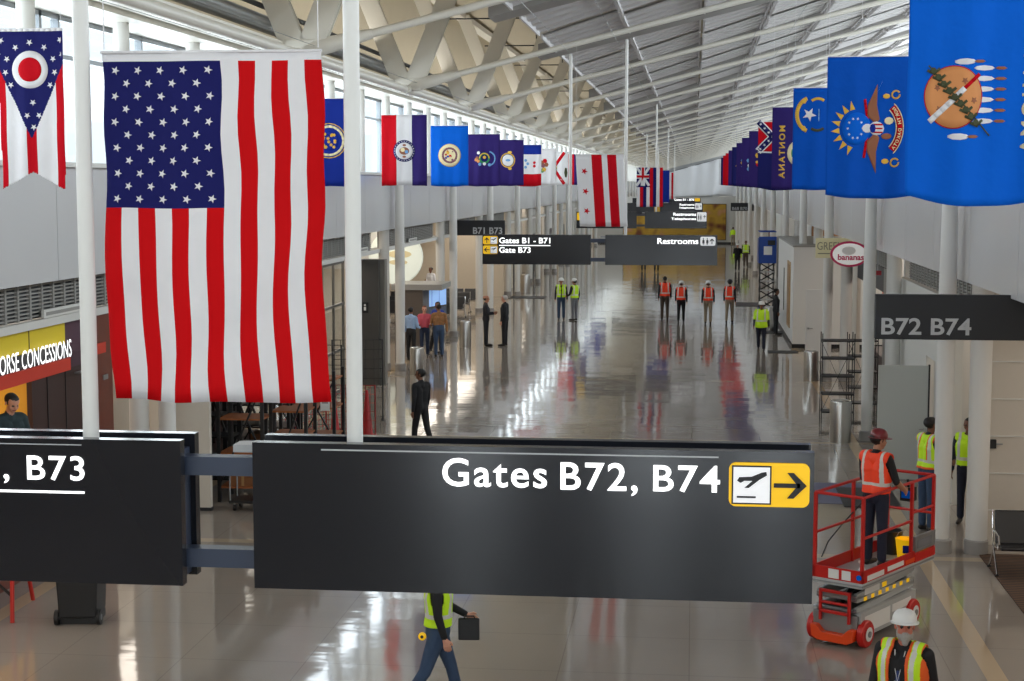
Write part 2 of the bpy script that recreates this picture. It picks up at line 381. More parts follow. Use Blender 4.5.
# corrugated panel rafts
def panel_mesh(i, y0, y1):
    m = MB(); x0 = -3.84 + 2.03 * i; x1 = x0 + 1.97; n = 4; st = .07
    pr = []; p = (y1 - y0) / n
    for k in range(n):
        a = y0 + k * p; pr += [(a, 0), (a + p * .42, 0), (a + p * .50, .17), (a + p * .92, .17)]
    pr.append((y1, 0)); L = len(pr); vs = []
    for (x, dz) in ((x0, -st), (x1, st)):
        for t in (0, .035):
            for y, z in pr: vs.append((x, y, ZPAN(x) + dz + z + t))
    fs = []
    for k in range(L - 1):
        fs += [(k, k + 1, 2 * L + k + 1, 2 * L + k), (L + k, 3 * L + k, 3 * L + k + 1, L + k + 1), (k, L + k, L + k + 1, k + 1), (2 * L + k, 2 * L + k + 1, 3 * L + k + 1, 3 * L + k)]
    m.add(vs, fs, PANEL)
    for x, dz in ((x0, -st), (x1 - .05, st)): m.bar((x + .02, y0, ZPAN(x) + dz - .0), (x + .02, y1, ZPAN(x) + dz - .0), .05, .13, PANEL)
    return m
raft = thing('ceiling_raft', 'row of corrugated white ceiling panels hung above the sloping pipes', 'ceiling panels', (0, NODES[0], 0), 0, 'corrugated ceiling rafts')
for i in range(8): panel_mesh(i, 0, 4.25).build('panel', raft, smooth=False)
vs = [(x, y, ZPAN(x) + dz) for x in (-4.35, 12.8) for y in (0, 1.15) for dz in (-.12, .25)]
gb = tag(MB().add(vs, [(0, 4, 6, 2), (1, 3, 7, 5), (0, 1, 5, 4), (2, 6, 7, 3), (0, 2, 3, 1), (4, 5, 7, 6)], BEAMG).build('roof_beam', loc=(0, NODES[0] + 4.87, 0), smooth=False), 'smooth grey sloping roof beam between two rows of corrugated panels', 'beam', 'grey roof beams')
raft.location = (0, NODES[0] + .35, 0); copy_tree(raft, loc=(0, NODES[0] + 6.3, 0))
for yn in NODES[1:]:
    copy_tree(raft, loc=(0, yn + .35, 0)); copy_tree(raft, loc=(0, yn + 6.3, 0))
    c = gb.copy(); col.objects.link(c); c.location = (0, yn + 4.87, 0)

# ------------------------------------------------------------------ overhead direction signs
Z0, Z1 = 3.565, 4.345
def rrect(x0, x1, z0, z1, r, n=5):
    out = []
    for cx, cz, a0 in ((x1 - r, z1 - r, 0), (x0 + r, z1 - r, 90), (x0 + r, z0 + r, 180), (x1 - r, z0 + r, 270)):
        for k in range(n + 1): a = math.radians(a0 + 90 * k / n); out.append((cx + r * math.cos(a), cz + r * math.sin(a)))
    return out
def sign_panel(t, x0, x1, y, pole_x, ztop):
    m = MB().box(x0, x1, y, y + .07, Z0, Z1, SIGN); m.build('front_box', t, smooth=False)
    m = MB().box(x0, x1, y + .25, y + .32, Z0, Z1, SIGN); m.build('rear_box', t, smooth=False)
    m = MB().box(x0 + .03, x1 - .03, y + .07, y + .25, Z0 + .02, Z1 - .07, SIGNB); m.build('frame', t, smooth=False)
    MB().box(pole_x - .65, pole_x - .35, y + .09, y + .23, Z1 - .07, Z1 - .03, GALV).build('cover_plate', t, smooth=False)
    MB().lathe([(.043, Z1 - .03), (.043, ztop)], COLW, 16, c=(pole_x, y + .14, 0)).lathe([(.075, Z1 - .07), (.075, Z1 - .04)], GALV, 16, c=(pole_x, y + .14, 0)).build('pole', t)
def fn_front(y): return lambda a, b: (a, y, b)
def plane_icon(t, x0, z0, s, y, m_bg=WHT):
    m = MB().box(x0, x0 + s, y - .006, y - .001, z0, z0 + s, m_bg)
    P = [(.1, .62), (.2, .56), (.3, .62), (.52, .62), (.3, .42), (.42, .42), (.72, .66), (.92, .78), (.9, .88), (.78, .86), (.5, .74), (.16, .72)]
    m.add([(x0 + a * s, y - .009, z0 + b * s) for a, b in P], [tuple(range(len(P)))], DARK)
    m.box(x0 + .1 * s, x0 + .62 * s, y - .010, y - .004, z0 + .14 * s, z0 + .19 * s, DARK)
    m.box(x0 - .008, x0 + s + .008, y - .004, y, z0 - .008, z0 + s + .008, DARK)
    return m
def arrow(m, cx, cz, s, y, ang, mt=DARK):
    ca, sa = math.cos(ang), math.sin(ang)
    def q(a, b): return (cx + (a * ca - b * sa) * s, y - .01, cz + (a * sa + b * ca) * s)
    m.add([q(-.5, -.07), (q(.3, -.07)), q(.3, .07), q(-.5, .07)], [(0, 1, 2, 3)], mt)
    m.add([q(.5, 0), q(.1, .4), q(-.1, .4), q(.22, 0), q(-.1, -.4), q(.1, -.4)], [(0, 1, 2, 3), (0, 3, 4, 5)], mt)
def sign_pair(Y, label_l, label_r, near=False):
    zt_l, zt_r = 8.9, 9.45
    L = thing('direction_sign', label_l, 'sign', (0, Y, 0), 0); R = thing('direction_sign', label_r, 'sign', (0, Y, 0), 0)
    zt_l = 8.25 + .1 if near else ZPIPE(-3.25)
    sign_panel(L, -5.53, -2.68, 0, -3.22, ZPIPE(-3.25) - .02); sign_panel(R, -2.29, .62, 0, -1.77, ZPIPE(-1.8) - .02)
    for z in (Z1 - .15, Z0 + .13):
        MB().box(-2.71, -2.27, .1, .2, z - .05, z + .05, SIGNB).build('link_bar', R, smooth=False)
    return L, R
L, R = sign_pair(8.1, 'large dark hanging sign reading B73 at the left edge, nearest row', 'large dark hanging sign reading Gates B72, B74 with yellow arrow panel')
m = MB(); text_into(m, 'Gates', (-1.28, -.735, 4.135, 4.285), TXT, fn_front(-.008), .012, 1.12); text_into(m, 'B72,', (-.665, -.27, 4.105, 4.275), TXT, fn_front(-.008), .012, 1.12); text_into(m, 'B74', (-.19, .148, 4.13, 4.27), TXT, fn_front(-.008), .012, 1.12)
m.build('lettering', R, smooth=False)
m = MB().box(-1.92, .14, -.006, -.001, 4.31, 4.317, TXTG); m.build('light_line', R, smooth=False)
m = MB().prism(rrect(.193, .597, 4.065, 4.29, .035), -.012, -.0, YEL); m.build('arrow_panel', R, smooth=False)
m = plane_icon(R, .215, 4.085, .183, -.012); arrow(m, .5, 4.178, .165, -.012, 0); m.build('pictogram', R, smooth=False)
m = MB(); text_into(m, ', B73', (-3.655, -3.205, 4.10, 4.255), TXT, fn_front(-.008), .012, 1.12); m.build('lettering', L, smooth=False)
MB().box(-5.3, -3.21, -.006, -.001, 4.052, 4.064, TXT).build('underline', L, smooth=False)
MB().box(-5.3, -3.22, -.006, -.001, 4.312, 4.317, TXTG).build('light_line', L, smooth=False)
# second row
L, R = sign_pair(41.9, 'dark hanging sign reading Gates B1 - B71 and Gate B73 with two yellow arrow panels', 'dark hanging sign reading Restrooms on a single line')
m = MB(); text_into(m, 'Gates B1 - B71', (-5.08, -3.73, 4.12, 4.27), TXT, fn_front(-.012), .012); text_into(m, 'Gate B73', (-5.08, -4.25, 3.87, 4.02), TXT, fn_front(-.012), .012); m.box(-5.08, -3.73, -.01, 0, 4.055, 4.075, TXT); m.build('lettering', L, smooth=False)
m = MB().prism(rrect(-5.51, -5.12, 4.09, 4.31, .04), -.012, 0, YEL).prism(rrect(-5.51, -5.12, 3.84, 4.06, .04), -.012, 0, YEL); m.build('arrow_panel', L, smooth=False)
for z in (4.11, 3.86): plane_icon(L, -5.31, z, .17, -.014).build('pictogram', L, smooth=False)
m = MB(); arrow(m, -5.41, 4.2, .15, -.014, PI / 2); arrow(m, -5.41, 3.95, .15, -.014, PI); m.build('arrow', L, smooth=False)
m = MB(); text_into(m, 'Restrooms', (-.93, .13, 4.12, 4.27), TXT, fn_front(-.012), .012); m.build('lettering', R, smooth=False)
def wc_icon(R, x0, x1, z0, z1):
    m = MB().prism(rrect(x0, x1, z0, z1, .04), -.012, 0, WHT)
    h = z1 - z0
    for k in range(2):
        cx = x0 + .08 + .1 * k; m.lathe([(.018, -.018), (.018, -.012)], DARK, 10, c=(cx, 0, z0 + h * .78), ax='y')
        m.add([(cx - .03, -.016, z0 + h * .3), (cx + .03, -.016, z0 + h * .3), (cx + .025, -.016, z0 + h * .66), (cx - .025, -.016, z0 + h * .66)], [(0, 1, 2, 3)], DARK)
        m.box(cx - .02, cx - .004, -.017, -.013, z0 + h * .12, z0 + h * .3, DARK).box(cx + .004, cx + .02, -.017, -.013, z0 + h * .12, z0 + h * .3, DARK)
    arrow(m, x1 - .09, (z0 + z1) / 2, .15, -.014, PI / 2); m.build('pictogram', R, smooth=False)
wc_icon(R, .18, .57, 4.08, 4.31)
# third row and the two rows behind
L, R = sign_pair(76, 'plain dark hanging sign of the third row, left panel with a small yellow corner', 'dark hanging sign reading Restrooms above Telephones')
m = MB(); text_into(m, 'Restrooms', (-.95, .12, 4.16, 4.31), TXT, fn_front(-.012), .015); text_into(m, 'Telephones', (-1.05, .12, 3.93, 4.08), TXT, fn_front(-.012), .015); m.build('lettering', R, smooth=False)
wc_icon(R, .16, .6, 3.9, 4.33)
MB().prism(rrect(-5.5, -5.1, 3.95, 4.3, .04), -.012, 0, YEL).build('arrow_panel', L, smooth=False)
L, R = sign_pair(110, 'dark hanging sign of the fourth row, left panel', 'dark hanging sign of the fourth row with two short white lines of text')
m = MB(); text_into(m, 'Restrooms', (-.95, .05, 4.16, 4.31), TXT, fn_front(-.012), .015); text_into(m, 'Telephones', (-1.0, .05, 3.93, 4.08), TXT, fn_front(-.012), .015); m.build('lettering', R, smooth=False)
wc_icon(R, .1, .55, 3.9, 4.33)
L, R = sign_pair(146, 'dark hanging sign of the farthest row, left panel', 'dark hanging sign of the farthest row with yellow end panel')
m = MB(); text_into(m, 'Gates B1 - B70', (-1.75, .02, 4.1, 4.3), TXT, fn_front(-.012), .015); m.build('lettering', R, smooth=False)
MB().prism(rrect(.08, .55, 4.05, 4.33, .04), -.012, 0, YEL).build('arrow_panel', R, smooth=False)

# blade signs under the wall panels
def blade(Y, x0, x1, txt, tb, label, zt=4.25, zb=3.66):
    t = thing('gate_sign', label, 'sign', (0, Y, 0), 0)
    MB().box(x0, x1, 0, .12, zb, zt, DARK).build('panel', t, smooth=False, bevel=.01)
    mid = (x0 + x1) / 2 + (.9 if x0 > 0 else -.3)
    MB().box(mid - .03, mid + .03, .03, .09, zt - .01, zt + (.09 if x0 > 0 else .1), GALV).build('hanger', t, smooth=False)
    m = MB(); text_into(m, txt, tb, TXTG, fn_front(-.006), .02); m.build('lettering', t, smooth=False)
blade(21.3, 2.38, 4.9, 'B72 B74', (2.46, 3.61, 3.72, 3.945), 'black blade sign reading B72 B74 beside the right wall')
blade(62, -9.6, -7.3, 'B71 B73', (-8.55, -7.4, 3.72, 3.98), 'black blade sign reading B71 B73 by the left wall')
blade(119, 2.7, 4.5, 'B68 B70', (2.8, 3.9, 3.72, 3.95), 'small distant black blade sign on the right, the nearer of two')
blade(165, 2.75, 4.4, 'B66 B68', (2.8, 3.9, 3.72, 3.95), 'small distant black blade sign on the right, the farther of two')

# ------------------------------------------------------------------ people
def seg_dist(P, a, b, ra, rb):
    a = np.array(a); b = np.array(b); ab = b - a; t = np.clip(((P - a) @ ab) / max(1e-9, ab @ ab), 0, 1)
    return np.linalg.norm(P - (a + t[:, None] * ab), axis=1) - (ra + (rb - ra) * t)
def person(name, label, loc, rz, mats, pose, voxel=.014, h=1.76, build=1.0, group=None):
    """one continuous body: tapered limbs fused into a single surface; local +Y is forward"""
    t = thing(name, label, 'person', loc, rz, group)
    pr = []                                        # (tag, a, b, ra, rb)
    def cap(tg, a, b, ra, rb): pr.append((tg, Vector(a), Vector(b), ra, rb))
    lean = pose.get('lean', 0); B = build
    hipz = .93 + pose.get('dz', 0)
    def up(p):                                     # lean of the upper body about the hips
        y, z = p[1], p[2] - hipz
        return Vector((p[0], y * math.cos(lean) + z * math.sin(lean), hipz - y * math.sin(lean) + z * math.cos(lean)))
    U = lambda x, y, z: up(Vector((x, y, z)))
    for s in (-1, 1):
        cap('pants', U(.045 * s, 0, hipz + .02), U(.05 * s, 0, hipz + .10), .125 * B, .115 * B)
        cap('shirt', U(.055 * s, .01, hipz + .12), U(.075 * s, .01, 1.30), .108 * B, .118 * B)
        cap('shirt', U(.075 * s, .0, 1.30), U(.10 * s, -.01, 1.40), .115 * B, .085)
        cap('shirt', U(.0, -.01, 1.455), U(.165 * s, -.01, 1.425), .06, .07)
    cap('shirt', U(0, -.01, 1.42), U(0, -.01, 1.49), .085, .068)
    cap('skin', U(0, 0, 1.46), U(0, .015, 1.58), .056, .054)
    # head
    hy, hp = pose.get('head', (0, 0)); piv = U(0, 0, 1.56)
    def Hd(x, y, z):
        v = Vector((x, y, z)); v = Matrix.Rotation(hp, 3, 'X') @ v; v = Matrix.Rotation(hy, 3, 'Z') @ v; return piv + v
    cap('hair', Hd(0, -.03, .13), Hd(0, .025, .135), .088, .082)
    cap('skin', Hd(0, .035, .11), Hd(0, .045, .055), .07, .056)
    cap('skin', Hd(0, .055, .04), Hd(0, .075, .012), .045, .03)
    cap('skin', Hd(-.02, .09, .125), Hd(.02, .09, .125), .018, .018)
    cap('skin', Hd(0, .105, .11), Hd(0, .127, .07), .010, .014)
    for s in (-1, 1):
        cap('skin', Hd(.078 * s, .0, .105), Hd(.082 * s, -.006, .07), .016, .012)
        cap('eye', Hd(.030 * s, .094, .100), Hd(.033 * s, .094, .100), .0125, .0125)
        cap('skin', Hd(.04 * s, .07, .065), Hd(.035 * s, .07, .05), .03, .03)
    cap('lip', Hd(-.018, .098, .034), Hd(.018, .098, .034), .010, .010)
    if pose.get('beard'):
        cap('beard', Hd(-.03, .055, .012), Hd(.03, .055, .012), .045, .045); cap('beard', Hd(0, .075, .01), Hd(0, .085, -.05), .048, .03)
        for s in (-1, 1): cap('beard', Hd(.058 * s, .03, .05), Hd(.05 * s, .045, .02), .022, .03)
    # arms and hands: directions of upper arm and forearm per side
    for s, key in ((-1, 'L'), (1, 'R')):
        ua, fa = pose.get(key, ((.15, 0, -1), (.05, .12, -1)))
        a = U(.19 * s * (.62 + .38 * B), -.01, 1.41)
        e = a + Vector((ua[0] * s, ua[1], ua[2])).normalized() * .29
        fd = Vector((fa[0] * s, fa[1], fa[2])).normalized(); w = e + fd * .245
        cap('shirt', a, e, .062 * (.5 + B / 2), .048); cap('sleeve', e, w - fd * .02, .048, .038)
        side = Vector((s, 0, 0)); 
        if abs(fd.x) > .7: side = Vector((0, 1, 0))
        nrm = (side - fd * side.dot(fd)).normalized(); acr = fd.cross(nrm).normalized()   # across the palm
        if acr.y < 0: acr = -acr
        cap('hand', w - fd * .02, w + fd * .03, .028, .027)
        for k in (-1, 0, 1): cap('hand', w + fd * .02 + acr * .012 * k, w + fd * .085 + acr * .024 * k, .017, .015)
        curl = pose.get('curl', .5)
        for k, ln in enumerate((.062, .075, .07, .052)):
            b0 = w + fd * .085 + acr * (.033 - .022 * k); d1 = (fd - nrm * curl * .5).normalized(); d2 = (fd - nrm * curl * 1.6).normalized()
            m1 = b0 + d1 * ln * .55; cap('hand', b0, m1, .0098, .009); cap('hand', m1, m1 + d2 * ln * .5, .009, .0078)
        b0 = w + fd * .03 + acr * .026; d1 = (fd * .7 + acr * .7).normalized(); m1 = b0 + d1 * .042
        cap('hand', b0, m1, .0125, .0105); cap('hand', m1, m1 + (fd + acr * .15 - nrm * .2).normalized() * .032, .0105, .009)
    # legs
    for s, key in ((-1, 'LL'), (1, 'RL')):
        th, sh = pose.get(key, ((.03, 0, -1), (0, 0, -1)))
        a = Vector((.09 * s, 0, hipz)); k = a + Vector((th[0] * s, th[1], th[2])).normalized() * .43
        an = k + Vector((sh[0] * s, sh[1], sh[2])).normalized() * .41
        cap('pants', a, k, .095 * B, .068); cap('pants', k, an + Vector((0, 0, .04)), .066, .060)
        ft = pose.get('foot' + key, 0)
        f = Vector((.05 * s, math.cos(ft), -math.sin(ft))).normalized()
        cap('shoe', an + Vector((0, -.03, -.035)), an + f * .10 + Vector((0, 0, -.045)), .042, .04); cap('shoe', an + f * .10 + Vector((0, 0, -.045)), an + f * .19 + Vector((0, 0, -.05)), .04, .032)
    # raw capsules -> one surface
    m = MB(); D = BLACK
    for tg, a, b, ra, rb in pr:
        d = b - a; L = d.length
        if L < 1e-4: d = Vector((0, 0, 1)); L = 1e-3; b = a + d * L
        d = d.normalized(); n = 12; ps = []; rs = []
        for k in range(5): q = PI / 2 * k / 4.0; ps.append(a - d * ra * math.cos(q)); rs.append(max(.0008, ra * math.sin(q)))
        for k in range(5): q = PI / 2 * k / 4.0; ps.append(b + d * rb * math.sin(q)); rs.append(max(.0008, rb * math.cos(q)))
        m.tube(ps, rs, D, n)
    o = m.build('raw'); md = o.modifiers.new('r', 'REMESH'); md.mode = 'VOXEL'; md.voxel_size = voxel
    sm = o.modifiers.new('s', 'SMOOTH'); sm.iterations = 3 if voxel > .01 else 4; sm.factor = .5
    bpy.context.view_layer.update()
    me = bpy.data.meshes.new_from_object(o.evaluated_get(bpy.context.evaluated_depsgraph_get()))
    bpy.data.objects.remove(o)
    me.materials.clear(); tags = ['skin', 'hair', 'shirt', 'sleeve', 'pants', 'shoe', 'hand', 'eye', 'lip', 'beard']
    mm = dict(mats); mm.setdefault('sleeve', mm['shirt']); mm.setdefault('hand', mm['skin']); mm.setdefault('beard', mm['skin'])
    mm.setdefault('eye', EYEM); mm.setdefault('lip', LIPM)
    for k in tags: me.materials.append(mm[k])
    n = len(me.polygons); C = np.zeros(n * 3); me.polygons.foreach_get('center', C); C = C.reshape(-1, 3)
    best = np.full(n, 9e9); idx = np.zeros(n, int); pi = np.zeros(n, int)
    for q, (tg, a, b, ra, rb) in enumerate(pr):
        dd = seg_dist(C, a, b, ra, rb); w = dd < best; best[w] = dd[w]; idx[w] = tags.index(tg); pi[w] = q
    # hairline: the front of the cranium is skin
    hd = np.array([(Matrix.Rotation(-hp, 3, 'X') @ (Matrix.Rotation(-hy, 3, 'Z') @ (Vector(c) - piv)))[:] for c in C[idx == 1]]) if (idx == 1).any() else np.zeros((0, 3))
    if len(hd):
        f = (hd[:, 1] > .035) & (hd[:, 2] < .175); ii = np.where(idx == 1)[0]; idx[ii[f]] = 0
        if pose.get('bald'): idx[ii[hd[:, 2] > .12]] = 0
    me.polygons.foreach_set('material_index', idx.astype(np.int32)); me.polygons.foreach_set('use_smooth', [True] * n)
    body = bpy.data.objects.new('body', me); col.objects.link(body); body.parent = t
    sc = h / 1.78; t.scale = (sc, sc, sc)
    # vest: shell over the torso
    if 'vest' in mats:
        V = np.zeros(len(me.vertices) * 3); me.vertices.foreach_get('co', V); V = V.reshape(-1, 3)
        Nn = np.zeros(len(me.vertices) * 3); me.vertices.foreach_get('normal', Nn); Nn = Nn.reshape(-1, 3)
        ca, sa = math.cos(lean), math.sin(lean)
        zz = hipz + (C[:, 2] - hipz) * ca + C[:, 1] * sa; yy = C[:, 1] * ca - (C[:, 2] - hipz) * sa
        torso = np.array([k for k, q in enumerate(pr) if q[0] in ('shirt', 'pants') and q[3] > .055 and abs(q[1].x) < .15 and q[1].z > .5])
        zb = pose.get('vest_z', .98); ok = np.isin(pi, torso) & (zz > zb) & (zz < 1.50) & (np.abs(C[:, 0]) < .2 * (.6 + .4 * B))
        if pose.get('open'): ok &= ~((yy > .0) & (np.abs(C[:, 0]) < pose['open']) )
        fs = [tuple(p.vertices) for p, k in zip(me.polygons, ok) if k]
        used = sorted({i for f in fs for i in f}); mp = {i: j for j, i in enumerate(used)}
        nv = [tuple(V[i] + Nn[i] * .014) for i in used]; cc2 = C[ok]; z2 = zz[ok]; y2 = yy[ok]
        vm = bpy.data.meshes.new('vest'); vm.from_pydata(nv, [], [[mp[i] for i in f] for f in fs])
        for k in (mats['vest'], mats.get('stripe', STRIPE), mats.get('trim', mats['vest'])): vm.materials.append(k)
        sw = .024
        mi = np.zeros(len(cc2), int); ax = np.abs(cc2[:, 0])
        mi[(np.abs(z2 - 1.10) < sw) | ((np.abs(ax - .125) < .02) & (z2 > 1.10))] = 1
        if 'trim' in mats: mi[(np.abs(z2 - 1.10) > sw) & (((ax > .085) & (ax < .10) & (z2 > 1.10)) | (z2 < zb + .03) | (ax > .185) | ((y2 > 0) & (ax < pose.get('open', 0) + .022)))] = 2
        vm.polygons.foreach_set('material_index', mi.astype(np.int32)); vm.polygons.foreach_set('use_smooth', [True] * len(fs))
        vo = bpy.data.objects.new('vest', vm); col.objects.link(vo); vo.parent = t
        so = vo.modifiers.new('solid', 'SOLIDIFY'); so.thickness = .012; so.offset = 1
    if 'hat' in mats:
        q = MB(); n = 20; prof = [(.118, .13), (.122, .15), (.118, .19), (.10, .225), (.07, .25), (.03, .262), (.001, .265)]
        q.lathe(prof, mats['hat'], n)
        br = [(math.cos(a) * (.122 + .02), math.sin(a) * (.13 + .018 + (.05 if math.sin(a) > .3 else 0))) for a in [2 * PI * k / 28 for k in range(28)]]
        q.prism(br, .128, .136, mats['hat'], 'xy')
        q.v = [tuple(Hd(x * .93, y * .96 + .008, .13 + (z - .13) * .96)) for x, y, z in q.v]
        q.build('hard_hat', t, ang=50)
    return t, Hd, U

EYEM = mat('eye_dark', rgb(40, 32, 28), .3); LIPM = mat('lip', rgb(150, 88, 78), .5)
SK1 = mat('skin_light', rgb(205, 150, 126), .5); SK2 = mat('skin_brown', rgb(120, 78, 56), .5); SK3 = mat('skin_tan', rgb(178, 124, 96), .5)
HB = mat('hair_black', rgb(22, 18, 17), .6); HG = mat('hair_grey', rgb(176, 172, 168), .7); HBR = mat('hair_brown', rgb(66, 44, 32), .6); HRD = mat('hair_auburn', rgb(128, 62, 34), .6)
JB = mat('cloth_black', rgb(24, 24, 27), .8, noise=.1); SUIT = mat('suit_charcoal', rgb(30, 31, 38), .75); KHA = mat('cloth_khaki', rgb(150, 134, 112), .8)
OLV = mat('cloth_brown', rgb(82, 70, 60), .8); JEAN = mat('denim', rgb(56, 76, 104), .85, noise=.15, nscale=14); JEAND = mat('dark_denim', rgb(36, 48, 72), .85, noise=.15, nscale=14)
NAVY = mat('cloth_navy', rgb(28, 32, 52), .8); SHB = mat('shirt_light_blue', rgb(150, 178, 216), .7); SHR = mat('shirt_royal', rgb(44, 70, 168), .7)
SHW = mat('shirt_white', rgb(225, 225, 228), .7); SHP = mat('shirt_pink_red', rgb(206, 88, 104), .7); GRN = mat('shirt_dark_teal', rgb(30, 48, 52), .8)
PLAID = mat('shirt_tan_plaid', rgb(150, 106, 66), .8, noise=.55, nscale=16)
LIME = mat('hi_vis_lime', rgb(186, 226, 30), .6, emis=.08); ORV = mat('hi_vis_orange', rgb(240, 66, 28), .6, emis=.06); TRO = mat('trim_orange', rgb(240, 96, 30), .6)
STRIPE = mat('reflective_stripe', rgb(214, 214, 208), .4); SHOE = mat('shoe_dark', rgb(34, 28, 26), .5)
HW = mat('hat_white', rgb(232, 232, 230), .35); HR = mat('hat_maroon', rgb(116, 24, 30), .3); HD = mat('hat_dark', rgb(40, 40, 46), .35); BRD = mat('beard_grey', rgb(158, 155, 150), .9, noise=.2, nscale=60)
LJ = mat('vest_lanyard_blue', rgb(40, 62, 122), .6)
STAND = dict(L=((.18, 0, -1), (.06, .15, -1)), R=((.18, 0, -1), (.06, .15, -1)))
def walk(k=1, a=.32, arms=.3):
    return {'LL': ((.03, a * k, -1), (0, (a * k - .12) if k > 0 else -a - .25, -1)), 'RL': ((.03, -a * k, -1), (0, (-a * k - .25) if k > 0 else a - .12, -1)),
            'L': ((.15, -arms * k, -1), (.05, -arms * k + .25, -1)), 'R': ((.15, arms * k, -1), (.05, arms * k + .25, -1)), 'footLL': 0 if k > 0 else .5, 'footRL': .5 if k > 0 else 0, 'dz': -.012}
def feet_drop(p):      # lowest ankle of a walking pose decides how high the hips sit
    zs = []
    for key in ('LL', 'RL'):
        th, sh = p.get(key, ((.03, 0, -1), (0, 0, -1))); zs.append((Vector(th).normalized() * .43 + Vector(sh).normalized() * .41).z)
    return -min(zs) + .085 - .93
def P(name, label, loc, rz, mats, pose, **kw):
    pose = dict(pose); pose['dz'] = feet_drop(pose); mats = dict(mats); mats.setdefault('shoe', SHOE)
    return person(name, label, loc, rz, mats, pose, **kw)
R_ = math.radians
BACK = 0.0; FRONT = PI      # forward +Y = walking away from the camera
G4 = 'four walkers in orange vests'
P('person', 'person in orange vest, leftmost of the four walking away, dark cap and olive trousers', (-1.16, 66.9, 0), .05, dict(skin=SK2, hair=HB, shirt=JB, pants=OLV, vest=ORV), walk(1, .15), h=1.84, build=1.12, group=G4)
P('person', 'person in orange vest and white hard hat, second from left, dark trousers', (-.47, 66.0, 0), -.05, dict(skin=SK1, hair=HBR, shirt=JB, pants=JB, vest=ORV, hat=HW), walk(-1, .12), h=1.68, build=1.1, group=G4)
P('person', 'person in orange vest and white hard hat, third from left, khaki trousers', (.62, 65.2, 0), .0, dict(skin=SK1, hair=HBR, shirt=JB, pants=KHA, vest=ORV, hat=HW), walk(1, .1), h=1.74, build=1.1, group=G4)
P('person', 'person in orange vest and dark hat, rightmost of the four, pale grey trousers', (1.50, 65.8, 0), -.1, dict(skin=SK1, hair=HB, shirt=JB, pants=KHA, vest=ORV, hat=HD), walk(-1, .22), h=1.76, group=G4)
P('person', 'person in lime vest, blue jeans and white hard hat, left of two', (-5.46, 66.5, 0), FRONT + .1, dict(skin=SK3, hair=HB, shirt=JB, pants=JEAN, vest=LIME, hat=HW), dict(STAND, open=.03), h=1.74)
P('person', 'person in open lime vest and white hard hat, turned away, right of two', (-4.88, 66.2, 0), .9, dict(skin=SK3, hair=HB, shirt=JB, pants=mat('cloth_grey', rgb(120, 122, 128), .8), vest=LIME, hat=HW), dict(L=((.2, .2, -1), (-.2, .9, -.4)), R=((.2, -.1, -1), (.1, .3, -1)), open=.05), h=1.74)
P('person', 'man in dark suit facing right, talking, left of the pair in suits', (-7.2, 55.5, 0), R_(-75), dict(skin=SK3, hair=HB, shirt=SUIT, pants=SUIT, hand=SK3), dict(L=((.1, .2, -1), (.0, .9, .1)), R=((.1, .1, -1), (-.3, .9, .1)), bald=1), h=1.78)
P('person', 'grey-haired man in black suit facing left, right of the pair in suits', (-6.54, 55.5, 0), R_(75), dict(skin=SK1, hair=HG, shirt=JB, pants=JB, hand=SK1), dict(STAND), h=1.80, build=1.05)
P('person', 'man all in black looking over his shoulder, walking alone near the large sign', (-5.72, 33.3, 0), R_(48), dict(skin=SK2, hair=HB, shirt=JB, pants=JB), dict(walk(1, .2, .15), head=(R_(35), 0)), h=1.78, build=.95, voxel=.011)
P('person', 'man in pale blue shirt and black trousers seen from behind', (-9.0, 50.6, 0), R_(-20), dict(skin=SK2, hair=HB, shirt=SHB, pants=JB), dict(L=((.2, .0, -1), (.1, .5, -.6)), R=((.2, .1, -1), (-.2, .9, -.2))), h=1.74)
P('person', 'woman in pink and red top beside the man in the pale blue shirt', (-8.78, 51.9, 0), R_(-170), dict(skin=SK1, hair=HRD, shirt=SHP, pants=JEAND), dict(L=((.1, .3, -1), (0, .9, .1)), R=((.1, .3, -1), (0, .9, .1))), h=1.68, build=.92)
P('person', 'man in tan plaid shirt and blue jeans seen from behind', (-8.27, 51.7, 0), R_(15), dict(skin=SK2, hair=HB, shirt=PLAID, pants=JEAN, sleeve=PLAID), dict(L=((.2, .1, -1), (-.1, .8, -.3)), R=((.2, -.1, -1), (.05, .1, -1))), h=1.76, build=1.12)
P('person', 'man in royal blue shirt and black trousers half hidden behind the plaid shirt', (-8.5, 53.1, 0), R_(160), dict(skin=SK2, hair=HB, shirt=SHR, pants=JB), dict(L=((.2, .1, -1), (0, .6, -.6)), R=((.4, .1, -1), (.2, .4, -1)), LL=((.03, .1, -1), (0, 0, -1)), RL=((.3, .1, -1), (.2, 0, -1)), lean=.1), h=1.74)
P('person', 'man in white shirt standing alone before the beige wall on the left', (-12.2, 74, 0), R_(150), dict(skin=SK2, hair=HB, shirt=SHW, pants=JB), dict(STAND, R=((.1, .2, -1), (-.4, .8, .2))), h=1.78)
P('person', 'worker in lime T-shirt and white hard hat walking toward the camera', (2.33, 54.9, 0), FRONT - .1, dict(skin=SK2, hair=HB, shirt=LIME, sleeve=mat('cloth_charcoal', rgb(60, 66, 72), .8), pants=NAVY, vest=LIME, hat=HW), dict(walk(1, .14), vest_z=.86), h=1.68, build=1.22)
P('person', 'person in dark jacket standing by the white kiosk wall', (3.12, 60.8, 0), R_(-80), dict(skin=SK2, hair=HB, shirt=JB, pants=JB), dict(STAND), h=1.76)
P('person', 'person in dark coat with lime sleeves and pale helmet far down the hall', (2.86, 105, 0), FRONT, dict(skin=SK1, hair=HBR, shirt=JB, sleeve=LIME, pants=JB, hat=HW), dict(STAND), h=1.78, build=1.1, voxel=.02)
